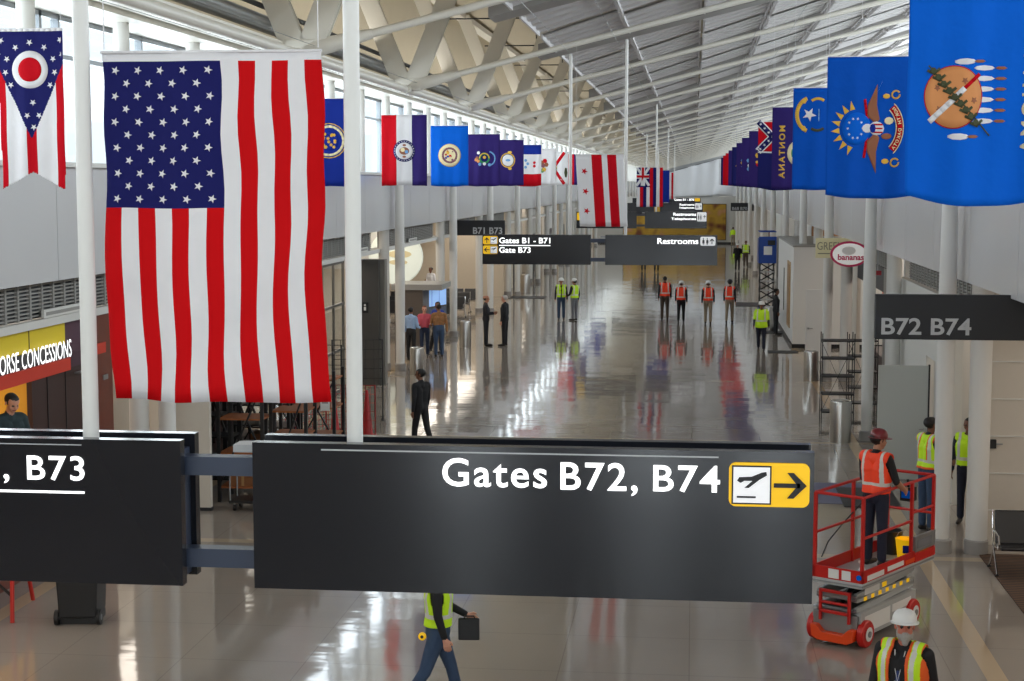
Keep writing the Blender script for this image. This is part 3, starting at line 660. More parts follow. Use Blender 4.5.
P('person', 'person in lime vest far down the hall beside the right columns', (3.55, 110, 0), FRONT, dict(skin=SK2, hair=HB, shirt=JB, pants=OLV, vest=LIME), dict(STAND), h=1.8, build=1.1, voxel=.02)
P('person', 'person in lime jacket before the distant white partition', (3.55, 146, 0), BACK, dict(skin=SK1, hair=HBR, shirt=LIME, pants=KHA), dict(STAND), h=1.75, voxel=.02)
P('person', 'person in dark clothes walking behind the Restrooms sign, left of two', (-3.2, 104.4, 0), BACK, dict(skin=SK1, hair=HB, shirt=JB, pants=JB), walk(1, .2), h=1.76, voxel=.02)
P('person', 'person in dark clothes walking behind the Restrooms sign, right of two', (-2.35, 103.6, 0), BACK, dict(skin=SK1, hair=HB, shirt=JB, pants=JB), walk(-1, .2), h=1.72, voxel=.02)
# near workers
t, Hd, U = P('person', 'worker with grey beard, white hard hat and open lime vest at lower right', (1.97, 14.7, 0), R_(152), dict(skin=mat('skin_ruddy', rgb(190, 112, 92), .5), hair=HG, shirt=JB, pants=JEAND, vest=LIME, trim=TRO, hat=HW, beard=BRD), dict(walk(1, .15), beard=1, open=.075, head=(R_(25), .10)), h=1.77, build=1.34, voxel=.008)
m = MB().box(-.055, .055, .139, .15, 1.12, 1.27, LJ).box(-.03, .03, .15, .155, 1.08, 1.17, HW).tube([(-.05, .1, 1.45), (-.03, .15, 1.3), (0, .155, 1.17), (.03, .15, 1.3), (.05, .1, 1.45)], .005, HW, 6)
m.build('badge_lanyard', t)
t, Hd, U = P('person', 'worker in lime vest and blue jeans striding right below the large sign', (-2.68, 16.6, 0), R_(-82), dict(skin=SK1, hair=HBR, shirt=JB, pants=JEAN, vest=LIME), dict(walk(1, .34, .05), L=((.1, .35, -1), (0, 1, -.55)), open=.04), h=1.8, build=1.08, voxel=.008)
walker = t
bag = thing('laptop_case', 'black flat case carried by the striding worker in the lime vest', 'bag', (-2.36, 16.75, .90), R_(5))
MB().box(-.12, .11, -.02, .03, -.12, .12, BLACK).build('case', bag, bevel=.012); MB().tube([(-.06, 0, .11), (-.05, 0, .145), (.05, 0, .145), (.06, 0, .11)], .008, BLACK, 8).build('handle', bag)
tm = thing('tape_measure', 'small yellow tape measure clipped on the belt of the striding worker', 'tool', (-2.82, 16.42, .90), 0)
MB().lathe([(.03, -.02), (.042, -.012), (.042, .012), (.03, .02)], YEL, 16, ax='y').build('case', tm); MB().lathe([(.018, -.024), (.018, .024)], BLACK, 12, ax='y').build('hub', tm)
t, Hd, U = P('person', 'worker in orange vest and maroon hard hat standing on the red scissor lift', (2.31, 20.15, .90), R_(-38), dict(skin=SK3, hair=HB, shirt=JB, sleeve=SK3, pants=NAVY, vest=ORV, hat=HR), dict(L=((.2, .3, -1), (.0, .8, -.5)), R=((.25, .25, -1), (-.05, .9, -.55)), head=(R_(-25), -.1)), h=1.72, voxel=.008)
P('person', 'worker in lime and orange vest leaning on the first right column, jeans', (3.86, 26.5, 0), R_(-60), dict(skin=SK2, hair=HB, shirt=NAVY, pants=JEAN, vest=LIME, trim=TRO), dict(L=((.1, .2, -1), (-.2, .8, -.2)), R=((.1, .2, -1), (-.2, .8, -.2)), lean=.05), h=1.9, voxel=.011)
P('person', 'worker in lime vest hidden between the two nearest right columns', (4.62, 27.2, 0), R_(160), dict(skin=SK2, hair=HB, shirt=NAVY, pants=NAVY, vest=LIME), dict(STAND), h=1.8, voxel=.011)
P('person', 'man in dark teal sweater looking down, standing on the red trestle by the shop', (-8.98, 20.05, 1.17), R_(-125), dict(skin=SK1, hair=HB, shirt=GRN, pants=JB), dict(L=((.1, .4, -1), (-.3, 1, -.1)), R=((.1, .4, -1), (-.3, 1, -.1)), lean=.12, head=(0, -.45)), h=1.8, voxel=.009, build=1.1)
P('person', 'person in dark shirt working deep inside the dark rack area on the left', (-8.7, 34.4, 0), R_(-60), dict(skin=SK2, hair=HB, shirt=NAVY, pants=NAVY), dict(L=((.1, .4, -1), (0, .9, .1)), R=((.1, .4, -1), (0, .9, .1))), h=1.78)

# ------------------------------------------------------------------ flags
FR = mat('flag_red', rgb(196, 6, 26), .8, spec=.15, bump=.5, bscale=7); FRD = mat('flag_bright_red', rgb(200, 4, 12), .8, spec=.15, bump=.5, bscale=7); FW = mat('flag_white', rgb(228, 226, 228), .8, spec=.15, bump=.5, bscale=7); FN = mat('flag_navy', rgb(26, 28, 92), .8, spec=.15, bump=.5, bscale=7)
FNP = mat('flag_purple_navy', rgb(48, 34, 102), .8, spec=.15, bump=.5, bscale=7); FRB = mat('flag_royal', rgb(22, 46, 142), .8, spec=.15, bump=.5, bscale=7); FAZ = mat('flag_azure', rgb(0, 96, 208), .8, spec=.15, bump=.5, bscale=7); FAZ2 = mat('flag_azure_dark', rgb(0, 80, 184), .8, spec=.15, bump=.5, bscale=7)
GOLD = mat('flag_gold', rgb(226, 178, 62), .7); CRE = mat('flag_cream', rgb(236, 222, 176), .7); BRN = mat('flag_brown', rgb(150, 92, 62), .75); TANF = mat('flag_tan', rgb(214, 142, 84), .75)
OLI = mat('flag_olive', rgb(62, 66, 36), .75); GRNF = mat('flag_green', rgb(40, 140, 80), .75); SKYF = mat('flag_sky', rgb(110, 160, 210), .75); MAU = mat('flag_mauve', rgb(132, 84, 96), .75)
def ngon(cx, cy, r, n=24, ry=None): return [(cx + r * math.cos(2 * PI * k / n), cy + (ry or r) * math.sin(2 * PI * k / n)) for k in range(n)]
class Flag:
    """hanging cloth; u runs left to right, v top to bottom (metres), seen from the camera side"""
    def __init__(s, W, H, amp=.02, ph=0., sag=0., skew=0., side=0.):
        s.vi = {}; s.W, s.H, s.amp, s.ph, s.sag, s.skew, s.side = W, H, amp, ph, sag, skew, side; s.m = MB()
    def pt(s, u, v, lift=0):
        W, H = s.W, s.H; f = .25 + .75 * v / H
        y = s.amp * f * (math.sin(u / W * 11 + s.ph) + .5 * math.sin(u / W * 23 + s.ph * 2 + v * 1.3)) + .006 * math.sin(v * 9 + s.ph)
        x = u - W / 2 + s.skew * v / H + s.side * f * .015 * math.sin(v * 3.2 + s.ph)
        z = -v - s.sag * (v / H) ** 3 * (1 - (2 * u / W - 1) ** 2) + .004 * math.sin(u / W * 14 + s.ph) * f
        return (x, y - lift, z)
    def grid(s, fn, nu=36, nv=48, clip=None):
        for i in range(nu):
            for j in range(nv):
                u0, u1, v0, v1 = s.W * i / nu, s.W * (i + 1) / nu, s.H * j / nv, s.H * (j + 1) / nv; uc, vc = (u0 + u1) / 2, (v0 + v1) / 2
                k = fn(uc, vc)
                if k is not None: s.quad(u0, u1, v0, v1, k)
        return s
    def quad(s, u0, u1, v0, v1, k):
        c = s.m; ids = []
        for u, v in ((u0, v0), (u0, v1), (u1, v1), (u1, v0)):
            key = (round(u, 4), round(v, 4))
            if key not in s.vi: s.vi[key] = len(c.v); c.v.append(s.pt(u, v))
            ids.append(s.vi[key])
        c.f.append(ids); c.m.append(c.mi(k))
    def strips(s, us, vs, fn):           # columns with given edges
        for a, b in zip(us[:-1], us[1:]):
            n = max(1, round((b - a) / .035))
            for i in range(n):
                for j in range(len(vs) - 1): s.quad(a + (b - a) * i / n, a + (b - a) * (i + 1) / n, vs[j], vs[j + 1], fn((a + b) / 2, (vs[j] + vs[j + 1]) / 2))
        return s
    def poly(s, pts, k, lift=.006):      # star-shaped polygon about its centroid, with rings so it follows the folds
        cx = sum(p[0] for p in pts) / len(pts); cy = sum(p[1] for p in pts) / len(pts); n = len(pts); R = 4; vs = [s.pt(cx, cy, lift)]
        for q in range(1, R + 1): vs += [s.pt(cx + (p[0] - cx) * q / R, cy + (p[1] - cy) * q / R, lift) for p in pts]
        fs = [(0, 1 + i, 1 + (i + 1) % n) for i in range(n)]
        for q in range(R - 1): fs += [(1 + q * n + i, 1 + (q + 1) * n + i, 1 + (q + 1) * n + (i + 1) % n, 1 + q * n + (i + 1) % n) for i in range(n)]
        s.m.add(vs, fs, k); return s
    def line(s, pts, w, k, lift=.008):
        for (a, b), (c, d) in zip(pts[:-1], pts[1:]):
            L = math.hypot(c - a, d - b) or 1; nx, ny = -(d - b) / L * w / 2, (c - a) / L * w / 2
            n = max(1, int(L / .06))
            for q in range(n):
                t0, t1 = q / n, (q + 1) / n; e = [(a + (c - a) * t0, b + (d - b) * t0), (a + (c - a) * t1, b + (d - b) * t1)]
                s.m.add([s.pt(e[0][0] - nx, e[0][1] - ny, lift), s.pt(e[0][0] + nx, e[0][1] + ny, lift), s.pt(e[1][0] + nx, e[1][1] + ny, lift), s.pt(e[1][0] - nx, e[1][1] - ny, lift)], [(0, 1, 2, 3)], k)
        return s
    def ring(s, cx, cy, r, w, k, a0=0, a1=360, lift=.008, ry=1):
        n = 20; return s.line([(cx + r * math.cos(math.radians(a0 + (a1 - a0) * q / n)), cy + ry * r * math.sin(math.radians(a0 + (a1 - a0) * q / n))) for q in range(n + 1)], w, k, lift)
    def letters(s, txt, u0, u1, v0, v1, k, lift=.009, mode='side'):
        # mirrored lettering read from the back of the cloth: reading runs downward, letter tops point left
        fn = (lambda a, b: s.pt(-b, a, lift)) if mode == 'side' else (lambda a, b: s.pt(a, -b, lift))
        text_into(s.m, txt, (v0, v1, -u1, -u0) if mode == 'side' else (u0, u1, -v1, -v0), k, fn, .03, 1.35); return s
    def hang(s, label, x, y, ztop, zroof, group=None, rodc=None, yaw=0):
        t = thing('flag', label, 'flag', (x, y, ztop), yaw, group)
        c = s.m.build('cloth', t, ang=180); so = c.modifiers.new('solid', 'SOLIDIFY'); so.thickness = .002; so.offset = 0
        W = s.W
        MB().tube([(-W / 2, 0, .004), (W / 2, 0, .004)], .008, rodc or FW, 8).build('header_rod', t)
        MB().tube([(-W / 2 + .02, 0, .02), (-W / 2 + .02, 0, zroof - ztop)], .003, FW, 4).tube([(W / 2 - .02, 0, .02), (W / 2 - .02, 0, zroof - ztop)], .003, FW, 4).build('hanging_wire', t)
        return t
def seal(F, cx, cy, r, bg, rim, bits, band=.16):
    F.poly(ngon(cx, cy, r), rim, .005); F.poly(ngon(cx, cy, r * (1 - band)), bg, .008)
    random.seed(int(cx * 100 + r * 1000))
    for k in bits:
        for _ in range(3):
            a = random.uniform(0, 6.3); q = r * random.uniform(.05, .45); F.poly(ngon(cx + q * math.cos(a), cy + q * math.sin(a), r * random.uniform(.14, .26), 7), k, .010 + .001 * _)
def eq(n, a, b): return [a + (b - a) * i / n for i in range(n + 1)]
H6 = 1.83; W4 = 1.22

# United States
F = Flag(1.215, 1.875, .02, .6, .01, .018, 1.0); F._pt = F.pt; F.pt = lambda u, v, lift=0: (lambda p: (p[0] + .012 * math.sin(v * 4.4 + u * 5) * v / 1.875 + .005 * math.sin(v * 11 + u * 9), p[1] + .006 * math.sin(v * 14 + u * 8), p[2]))(F._pt(u, v, lift)); us = eq(13, 0, 1.215); cu, cv = us[7], .83
vs = [0, .045] + eq(8, .045, cv)[1:] + eq(12, cv, 1.875)[1:]
def usc(u, v):
    if v < .045: return FW
    i = int(u / 1.215 * 13)
    if u < cu and v < cv: return FN
    return FRD if i % 2 == 0 else FW
F.strips(us, vs, usc)
for r in range(11):
    n = 5 if r % 2 == 0 else 4
    for c in range(n): F.poly([(a, b) for a, b in star(cu * ((c + .5) / 5 + (0 if n == 5 else .1)) , .045 + (cv - .045) * (r + .7) / 11.4, .024, .25)], FW, .005)
F.hang('large United States flag hanging vertically beside the near sign pole', -2.575, 8.42, 6.395, 9.2)
# Ohio swallowtail
F = Flag(.76, 1.76, .014, .2)
def ohc(u, v):
    W, H = .76, 1.76
    sh = .05 * v / H; 
    if u < sh * .6 or u > W - sh * .1: return None
    c = abs(u - .38) / .38
    if v > H - .20 * (1 - c): return None
    if v > 1.72 and u > .7: return FR if c > .76 else FW
    if v < 1.20 * (1 - max(0, c - .0)) + .38 * c * 1.0: return FN
    if c < .15: return FR
    return FR if c > .76 else FW
F.grid(ohc, 84, 150); F._pt = F.pt; F.pt = lambda u, v, lift=0: F._pt(min(.74, max(.02, u - .05)), v, lift)
F.poly(ngon(.43, .44, .205, 32), FW, .005).poly(ngon(.43, .44, .132, 32), FR, .009)
for a in (-90, -55, -22, 8, 38, 142, 172, 202, 235): F.poly(star(.43 + .285 * math.cos(math.radians(a)), .43 + .285 * math.sin(math.radians(a)), .038), FW, .006)
for u, v in ((.10, .12), (.78, .12), (.45, .80), (.385, .94), (.515, .94), (.455, 1.07), (.06, .26), (.80, .28)): F.poly(star(u, v, .038), FW, .006)
F.pt = F._pt; F.line([(0, .012), (.76, .012)], .024, FW)
F.hang('red, white and blue swallowtail pennant with a red disc and white stars, far left', -7.27, 17.1, 7.38, 8.2, 'state flags along the left beam')
# left row of state flags
GL = 'state flags along the left beam'
F = Flag(W4, H6, .02, .3).grid(lambda u, v: FRB, 20, 14); F.ring(.61, .88, .30, .05, CRE); F.ring(.61, .88, .36, .02, GOLD); F.poly(ngon(.61, .88, .2), FRB, .005)
for a in range(0, 360, 24): F.poly(ngon(.61 + .12 * math.cos(a), .88 + .14 * math.sin(a * 2), .035, 5), GOLD, .01)
F.hang('royal blue flag with a gold round seal partly hidden behind the sign pole', -7.62, 33.2, 7.46, 8.2, GL)
F = Flag(W4 * .98, H6, .03, 1.2, -.02); F.strips([0, .40, .80, W4 * .98], eq(12, 0, H6), lambda u, v: FR if u < .4 else (FW if u < .8 else FNP))
F.poly(ngon(.6, .93, .285, 28), FN, .004).poly(ngon(.6, .93, .22, 28), FW, .007)
for a in range(0, 360, 15): F.poly(ngon(.6 + .252 * math.cos(math.radians(a)), .93 + .252 * math.sin(math.radians(a)), .014, 5), FW, .009)
F.poly(ngon(.6, .93, .13, 14, .1), BRN, .012); F.poly(ngon(.56, .9, .06, 7), CRE, .014); F.poly(ngon(.66, .95, .05, 7), SKYF, .014); F.poly(ngon(.6, 1.08, .05, 8, .03), BRN, .014); F.poly(ngon(.6, .78, .05, 8, .03), BRN, .014)
F.hang('flag with red, white and navy vertical stripes and a round star-ringed seal', -7.46, 41.1, 7.45, 8.2, GL)
F = Flag(W4 * .96, H6, .022, 2.2, .03).grid(lambda u, v: FAZ, 22, 14); F.poly(ngon(.59, .9, .35, 30), GOLD, .004).poly(ngon(.59, .9, .335, 30), CRE, .007); F.ring(.59, .9, .215, .06, MAU, lift=.01)
random.seed(3)
for k in range(22): F.poly(ngon(.59 + random.uniform(-.12, .12), .9 + random.uniform(-.14, .14), random.uniform(.02, .05), 6), random.choice([FR, MAU, FAZ2, GOLD, CRE]), .011 + .0002 * k)
F.hang('bright azure flag with a large white and gold round seal', -7.48, 49.0, 7.45, 8.2, GL)
F = Flag(W4, H6, .03, .4, .02).grid(lambda u, v: FNP, 22, 14); F.poly(ngon(.66, .85, .20, 16), GRNF, .004).poly(ngon(.66, .85, .13, 14), FN, .007); F.ring(.66, .85, .17, .04, GOLD, 180, 360); F.ring(.80, .86, .24, .05, SKYF, -80, 80)
for u, v, k in ((.45, .66, FW), (.40, .84, BRN), (.36, .9, TANF), (.44, .95, TANF), (.66, 1.05, FW), (.5, 1.06, SKYF), (.84, 1.08, SKYF), (.66, .82, GOLD)): F.poly(ngon(u, v, .06, 7), k, .01)
F.hang('purple-navy flag with a small multicoloured shield and supporters', -7.48, 56.9, 7.43, 8.2, GL)
F = Flag(W4, H6, .02, 3.4, .03).grid(lambda u, v: FNP, 22, 14); F.ring(.58, .82, .28, .045, GOLD); F.poly(ngon(.58, .82, .235), FW, .006); F.poly(ngon(.58, .82, .10, 10, .05), SKYF, .01); F.poly(ngon(.66, .5, .09, 9, .05), GOLD, .01); F.poly(ngon(.66, 1.15, .08, 9, .05), GOLD, .01)
F.hang('purple-navy flag with a white disc inside a gold wreath', -7.47, 64.8, 7.44, 8.2, GL)
F = Flag(W4, H6, .02, .9, .05).strips([0, W4], [0, .2, .43, .7, 1.0, 1.3, 1.5, H6], lambda u, v: FRB if v < .43 else (FW if v < 1.3 else FR))
for u, v, k in ((.25, .62, MAU), (.2, .8, MAU), (.28, 1.0, MAU), (.5, .7, SKYF), (.6, .85, SKYF), (.5, 1.0, SKYF), (.9, .8, FR), (.9, .95, FR)): F.poly(ngon(u, v, .07, 6), k, .01)
F.hang('flag with blue top, white middle and red lower band', -7.5, 72.7, 7.42, 8.2, GL)
F = Flag(W4, H6, .02, 1.9).grid(lambda u, v: FW, 18, 12)
for u, v, k in ((.5, .7, BRN), (.65, .62, FR), (.55, .85, MAU), (.72, .8, BRN), (.6, 1.05, GOLD), (.5, 1.1, GRNF)): F.poly(ngon(u, v, .12, 6), k, .01)
F.hang('white flag with a small brown and red eagle emblem', -7.5, 80.6, 7.42, 8.2, GL)
F = Flag(W4, H6, .02, 2.9).grid(lambda u, v: FW, 18, 12); F.line([(.45, .8), (1.0, .05)], .17, FR, .005).line([(.45, 1.0), (1.0, 1.78)], .17, FR, .005); F.poly(ngon(.42, .9, .17, 14), GOLD, .01); F.poly(ngon(.5, .95, .08, 8), GRNF, .013); F.poly(ngon(1.08, 1.15, .09, 6, .3), OLI, .01)
F.hang('white flag with two red diagonal bars and a round seal', -7.5, 88.5, 7.42, 8.2, GL)
F = Flag(W4, H6, .02, .2).strips([0, .95, W4], eq(8, 0, H6), lambda u, v: FR if u < .95 else FNP)
F.hang('red flag with a navy edge behind the white flag with red bars', -7.5, 96.4, 7.42, 8.2, GL)
for k, (c, d) in enumerate(((FNP, 'navy flag with a pale seal, first of the far group on the left'), (FW, 'white flag with a small seal in the far group on the left'), (FRB, 'royal blue flag in the far group on the left'), (FNP, 'dark navy flag, farthest in the row on the left'))):
    F = Flag(W4, H6, .02, k).grid(lambda u, v: c, 8, 8); F.poly(ngon(.61, .85, .25, 14), CRE if k % 2 == 0 else SKYF, .01)
    F.hang(d, -7.5, 104.3 + 7.9 * k, 7.42, 8.2, GL)
# middle row
F = Flag(W4, H6, .02, 1.0, 0, .12).strips([0, .40, .66, .80, 1.03, W4], eq(12, 0, H6), lambda u, v: FR if .40 < u < .66 or .80 < u < 1.03 else FW)
for v in (.42, .93, 1.43): F.poly(star(.2, v, .09, .2), FR, .008)
F.hang('white flag with two red stripes and three red stars behind the second sign row', -2.40, 41.0, 6.42, 9.2, yaw=R_(4))
F = Flag(W4, H6, .02, .5)
def haw(u, v):
    if u < .58 and v < .85: return FN
    return (FW, FR, FN, FW, FR, FN, FW, FR)[min(7, int(u / W4 * 8))] if u >= .58 else (FW, FR, FN, FW)[min(3, int(u / .58 * 4))]
F.strips(eq(16, 0, W4), eq(12, 0, H6), haw)
F.line([(0, 0), (.58, .85)], .12, FW, .005).line([(.58, 0), (0, .85)], .12, FW, .005); F.line([(.29, 0), (.29, .85)], .2, FW, .007).line([(0, .42), (.58, .42)], .2, FW, .007); F.line([(.29, 0), (.29, .85)], .11, FR, .01).line([(0, .42), (.58, .42)], .11, FR, .01)
F.hang('flag with a union canton and red, white and blue stripes before the third sign row', -2.05, 75.2, 6.42, 9.2)
F = Flag(W4, H6, .02, .5).grid(lambda u, v: FRB, 10, 10); F.hang('plain royal blue flag hanging behind the union canton flag', -2.0, 92, 6.42, 9.2)
F = Flag(W4, H6, .02, .9).strips(eq(9, 0, W4), eq(8, 0, H6), lambda u, v: FR if int(u / W4 * 9) % 2 else FW); F.hang('red and white striped flag, farthest in the middle row', -1.9, 112, 6.42, 9.2)
for xs, z in (((-8.1, -6.9), None), ((-3.17, -1.98), None), ((1.79, 2.98), None)):
    for x in xs:
        zz = 8.19 if x < -5 else ZPIPE(x) - .085
        tag(MB().tube([(x, 2, zz), (x, YEND - 5, zz)], .006, GALV, 5).build('flag_cable'), 'thin steel cable running lengthwise ' + {-8.1: 'over the outer edge of the left flag row', -6.9: 'over the inner edge of the left flag row', -3.17: 'over the left edge of the middle flags', -1.98: 'over the right edge of the middle flags', 1.79: 'over the inner edge of the right flag row', 2.98: 'over the outer edge of the right flag row'}[x], 'cable')
# right row
GR = 'state flags along the right side'
F = Flag(1.24, 1.84, .035, .4, .10, .0, .5).grid(lambda u, v: FAZ, 40, 30)
F._pt = F.pt; F.pt = lambda u, v, lift=0: F._pt(u - .03, v + .07, lift)
for q in range(6): F.poly(ngon(.66, .70 + .085 * q, .09, 8, .022), FW, .006); F.poly(ngon(.80, .70 + .085 * q, .05, 6, .014), BRN, .009)
for u, v in ((.5, .645), (.46, 1.245)): F.poly(ngon(u, v, .09, 9, .026), FW, .004); F.poly(ngon(u + .12, v, .05, 6, .014), BRN, .006)
F.poly(ngon(.41, .93, .24, 36, .255), FR, .007).poly(ngon(.41, .93, .232, 36, .247), TANF, .009)
F.line([(.22, 1.14), (.50, .86)], .045, FW, .014).line([(.50, .86), (.62, .75)], .03, FR, .014)
for k in range(9):
    cu_, cv_ = .24 + .045 * k, .73 + .052 * k; F.line([(cu_ - .05, cv_ - .01), (cu_ + .02, cv_ + .02)], .022, OLI, .017); F.line([(cu_ + .055, cv_ - .03), (cu_ + .0, cv_ + .02)], .022, OLI, .018); F.poly(ngon(cu_, cv_ - .01, .028, 6), OLI, .019)
F.line([(.2, .68), (.72, 1.24)], .012, OLI, .018)
for u, v in ((.28, .86), (.30, 1.03), (.5, .8), (.58, .96)): F.poly(star(u, v, .03, 0, .5), BRN, .012)
F.pt = F._pt
F.letters('OKLAHOMA', .95, 1.06, .36, 1.46, CRE)
F.hang('large bright blue flag with a tan feathered shield at the right edge', 2.41, 14.0, 7.44, 9.6, GR)
F = Flag(1.22, 1.83, .03, 1.7, .05, .0, .3).grid(lambda u, v: FAZ2, 36, 28); F._pt = F.pt; F.pt = lambda u, v, lift=0: F._pt(u - .06, v + .02, lift)
F.line([(.78, .30), (.62, .72)], .0, FW)
for sgn in (1, -1):
    F.poly([(.71, .92 - sgn * .05), (.60, .92 - sgn * .16), (.60, .92 - sgn * .30), (.72, .92 - sgn * .58), (.72, .92 - sgn * .30), (.76, .92 - sgn * .12)], BRN, .008)
    F.line([(.56, .92 - sgn * .38), (.60, .92 - sgn * .12)], .035, FR, .007)
for a in range(110, 260, 21): F.poly([(.45 + .22 * math.cos(math.radians(a - 9)), .92 + .25 * math.sin(math.radians(a - 9))), (.45 + .33 * math.cos(math.radians(a)), .92 + .37 * math.sin(math.radians(a))), (.45 + .22 * math.cos(math.radians(a + 9)), .92 + .25 * math.sin(math.radians(a + 9)))], GOLD, .007)
F.poly(ngon(.46, .92, .19, 24, .21), FAZ, .009)
for a in range(0, 360, 36): F.poly(star(.44 + .10 * math.cos(math.radians(a)), .92 + .13 * math.sin(math.radians(a)), .02), FW, .013)
F.poly(ngon(.60, .92, .07, 10, .06), FW, .014).poly(ngon(.72, .92, .10, 12, .09), FW, .012); F.line([(.68, .87), (.80, .87)], .02, FR, .016).line([(.68, .92), (.80, .92)], .02, FR, .016).line([(.68, .97), (.80, .97)], .02, FR, .016); F.poly(ngon(.67, .92, .04, 8, .06), FRB, .017)
F.poly(ngon(.88, .82, .06, 9, .05), CRE, .014).poly(ngon(.85, 1.02, .07, 8, .04), BRN, .012)
F.ring(.72, .92, .30, .085, FR, -48, 48, .010, 1.25)
F.ring(.72, .92, .345, .012, CRE, -50, 50, .014, 1.22); F.ring(.72, .92, .255, .012, CRE, -50, 50, .014, 1.22)
for a, c in zip(eq(11, -42, 42), 'NORTH DAKOTA'):
    if c == ' ': continue
    q = math.radians(a); cx, cy = .72 + .30 * math.cos(q), .92 + .375 * math.sin(q)
    text_into(F.m, c, (-.021, .021, -.022, .022), CRE, lambda a_, b_, cx=cx, cy=cy, q=q: F.pt(cx + (-b_ * math.cos(q) - a_ * math.sin(q)), cy + (a_ * math.cos(q) - b_ * math.sin(q)), .018), .03)
for sg in (1, -1): F.ring(.96, .92 - sg * .44, .05, .022, GOLD, 0, 330, .012); F.poly(ngon(.84, .92 - sg * .42, .05, 7, .035), GOLD, .012)
F.hang('bright blue flag with an eagle, rising sun and red scroll, second on the right', 2.36, 21.9, 7.37, 10.4, GR)
F = Flag(1.22, 1.83, .025, .8, .02).grid(lambda u, v: FAZ2, 28, 20); F._pt = F.pt; F.pt = lambda u, v, lift=0: F._pt(u - .14, v - .12, lift)
F.poly(star(.43, .60, .13, .15), FW, .01); F.ring(.48, .60, .27, .07, GOLD, 110, 250, .008, 1.15); F.ring(.58, .60, .22, .05, GOLD, -120, -60, .008, 1.3); F.ring(.58, .60, .22, .05, OLI, 60, 120, .008, 1.3); F.ring(.60, .60, .28, .06, GRNF, -55, 55, .008, 1.2); F.poly(ngon(.33, .36, .05, 6), GOLD, .01).poly(ngon(.33, .85, .05, 6), GOLD, .01)
F.line([(.6, .5), (.6, .72)], .02, SKYF)
F.hang('azure flag with a white star inside a gold and green wreath, third on the right', 2.39, 29.8, 7.42, 10.4, GR)
F = Flag(1.22, 1.86, .025, 2.4, .03).grid(lambda u, v: FNP, 26, 18); F.letters('MONTANA', .16, .30, .42, 1.62, GOLD); F.poly(ngon(.62, 1.05, .27, 22, .3), CRE, .008); F.poly(ngon(.64, 1.05, .2, 18), GRNF, .011)
F.hang('purple-navy flag with mirrored gold letters MONTANA, fourth on the right', 2.39, 37.7, 7.44, 10.4, GR)
F = Flag(1.22, 1.83, .02, .1, .08)
F.strips([0, .8, W4], eq(8, 0, .82), lambda u, v: FR if u < .8 else FRB); F.strips([0, 1.1, W4], eq(8, .82, H6), lambda u, v: FN if u < 1.1 else FR)
F.line([(0, 0), (.8, .82)], .2, FW, .006).line([(.8, 0), (0, .82)], .2, FW, .006); F.line([(0, 0), (.8, .82)], .14, FN, .009).line([(.8, 0), (0, .82)], .14, FN, .009)
for t_ in (.08, .22, .36, .5, .64, .78, .92):
    F.poly(star(.8 * t_, .82 * t_, .045), FW, .014)
    if t_ != .5: F.poly(star(.8 - .8 * t_, .82 * t_, .045), FW, .014)
F.line([(0, .84), (W4, .84)], .04, FW)
F.hang('flag with a red canton crossed by a starred blue saltire above navy cloth', 2.38, 45.6, 7.40, 10.4, GR)
seq = [(FNP, 'navy flag with an ornate gold and red seal, sixth on the right', [GOLD, BRN, FR]), (FNP, 'navy flag with a small pale shield, seventh on the right', [SKYF, FW]), (FNP, 'navy flag with a faint emblem, eighth on the right', [SKYF, GOLD]), (FN, 'dark blue flag, ninth on the right', [GOLD]), (FNP, 'dark blue flag, tenth on the right', [SKYF]), (FR, 'red flag with a white curve, eleventh on the right', [FW, FW]), (FR, 'red flag beside the last navy flag on the right', [FW]), (FN, 'navy flag near the far end of the right row', [FW]), (FW, 'white flag at the far end of the right row', [FN])]
for k, (c, d, bits) in enumerate(seq):
    F = Flag(W4, H6, .03, k * 1.3, .04).grid(lambda u, v: c, 16, 12); random.seed(k + 40)
    for q in range(14 if k < 3 else 6): F.poly(ngon(.36 + random.uniform(-.12, .16), .95 + random.uniform(-.26, .26), random.uniform(.04, .1), 6), random.choice(bits), .008 + .0006 * q)
    F.hang(d, 2.39, 53.5 + 7.9 * k, 7.40, 10.4, GR)

# ------------------------------------------------------------------ scissor lift
LIFT = thing('scissor_lift', 'red and grey scissor lift with orange front tray before the nearest right columns', 'lift', (2.34, 20.36, 0), R_(-32.5))
hw, hl = .34, 1.02
m = MB().box(-.30, .30, -.84, .80, .16, .40, GALV).box(-.33, -.27, -.80, .75, .12, .44, mat('lift_grey', rgb(176, 178, 178), .5)).box(.27, .33, -.80, .75, .12, .44, MATS['lift_grey'])
m.box(.331, .335, -.70, .0, .17, .38, HW).box(.331, .335, .06, .6, .28, .38, HW); m.build('chassis', LIFT, smooth=False, bevel=.01)
LG = MATS['lift_grey']
for x, y in ((-.34, -.70), (.34, -.70), (-.34, .62), (.34, .62)):
    w = MB().lathe([(.05, -.045), (.155, -.045), (.17, -.03), (.17, .03), (.155, .045), (.05, .045)], RED, 24, ax='x').build('wheel', LIFT, loc=(x, y, .17))
    sx = 1 if x > 0 else -1
    MB().lathe([(.02, .045 * sx), (.09, .055 * sx), (.09, .058 * sx), (.02, .06 * sx)], HW, 20, ax='x').lathe([(.001, .055 * sx), (.04, .06 * sx), (.04, .07 * sx), (.001, .07 * sx)], GALV, 12, ax='x').build('hub', w)
MB().prism([(-.28, .09), (-.20, .05), (.20, .05), (.28, .09), (.30, .24), (.22, .24), (.14, .16), (-.14, .16), (-.22, .24), (-.30, .24)], -.93, -.80, ORAN).build('front_tray', LIFT, smooth=False, bevel=.01)
m = MB()
for z in (.40, .66): m.box(-.20, .22, -.90, -.86, z, z + .04, RED)
for x in (-.20, .19): m.box(x, x + .035, -.90, -.86, .3, .70, RED)
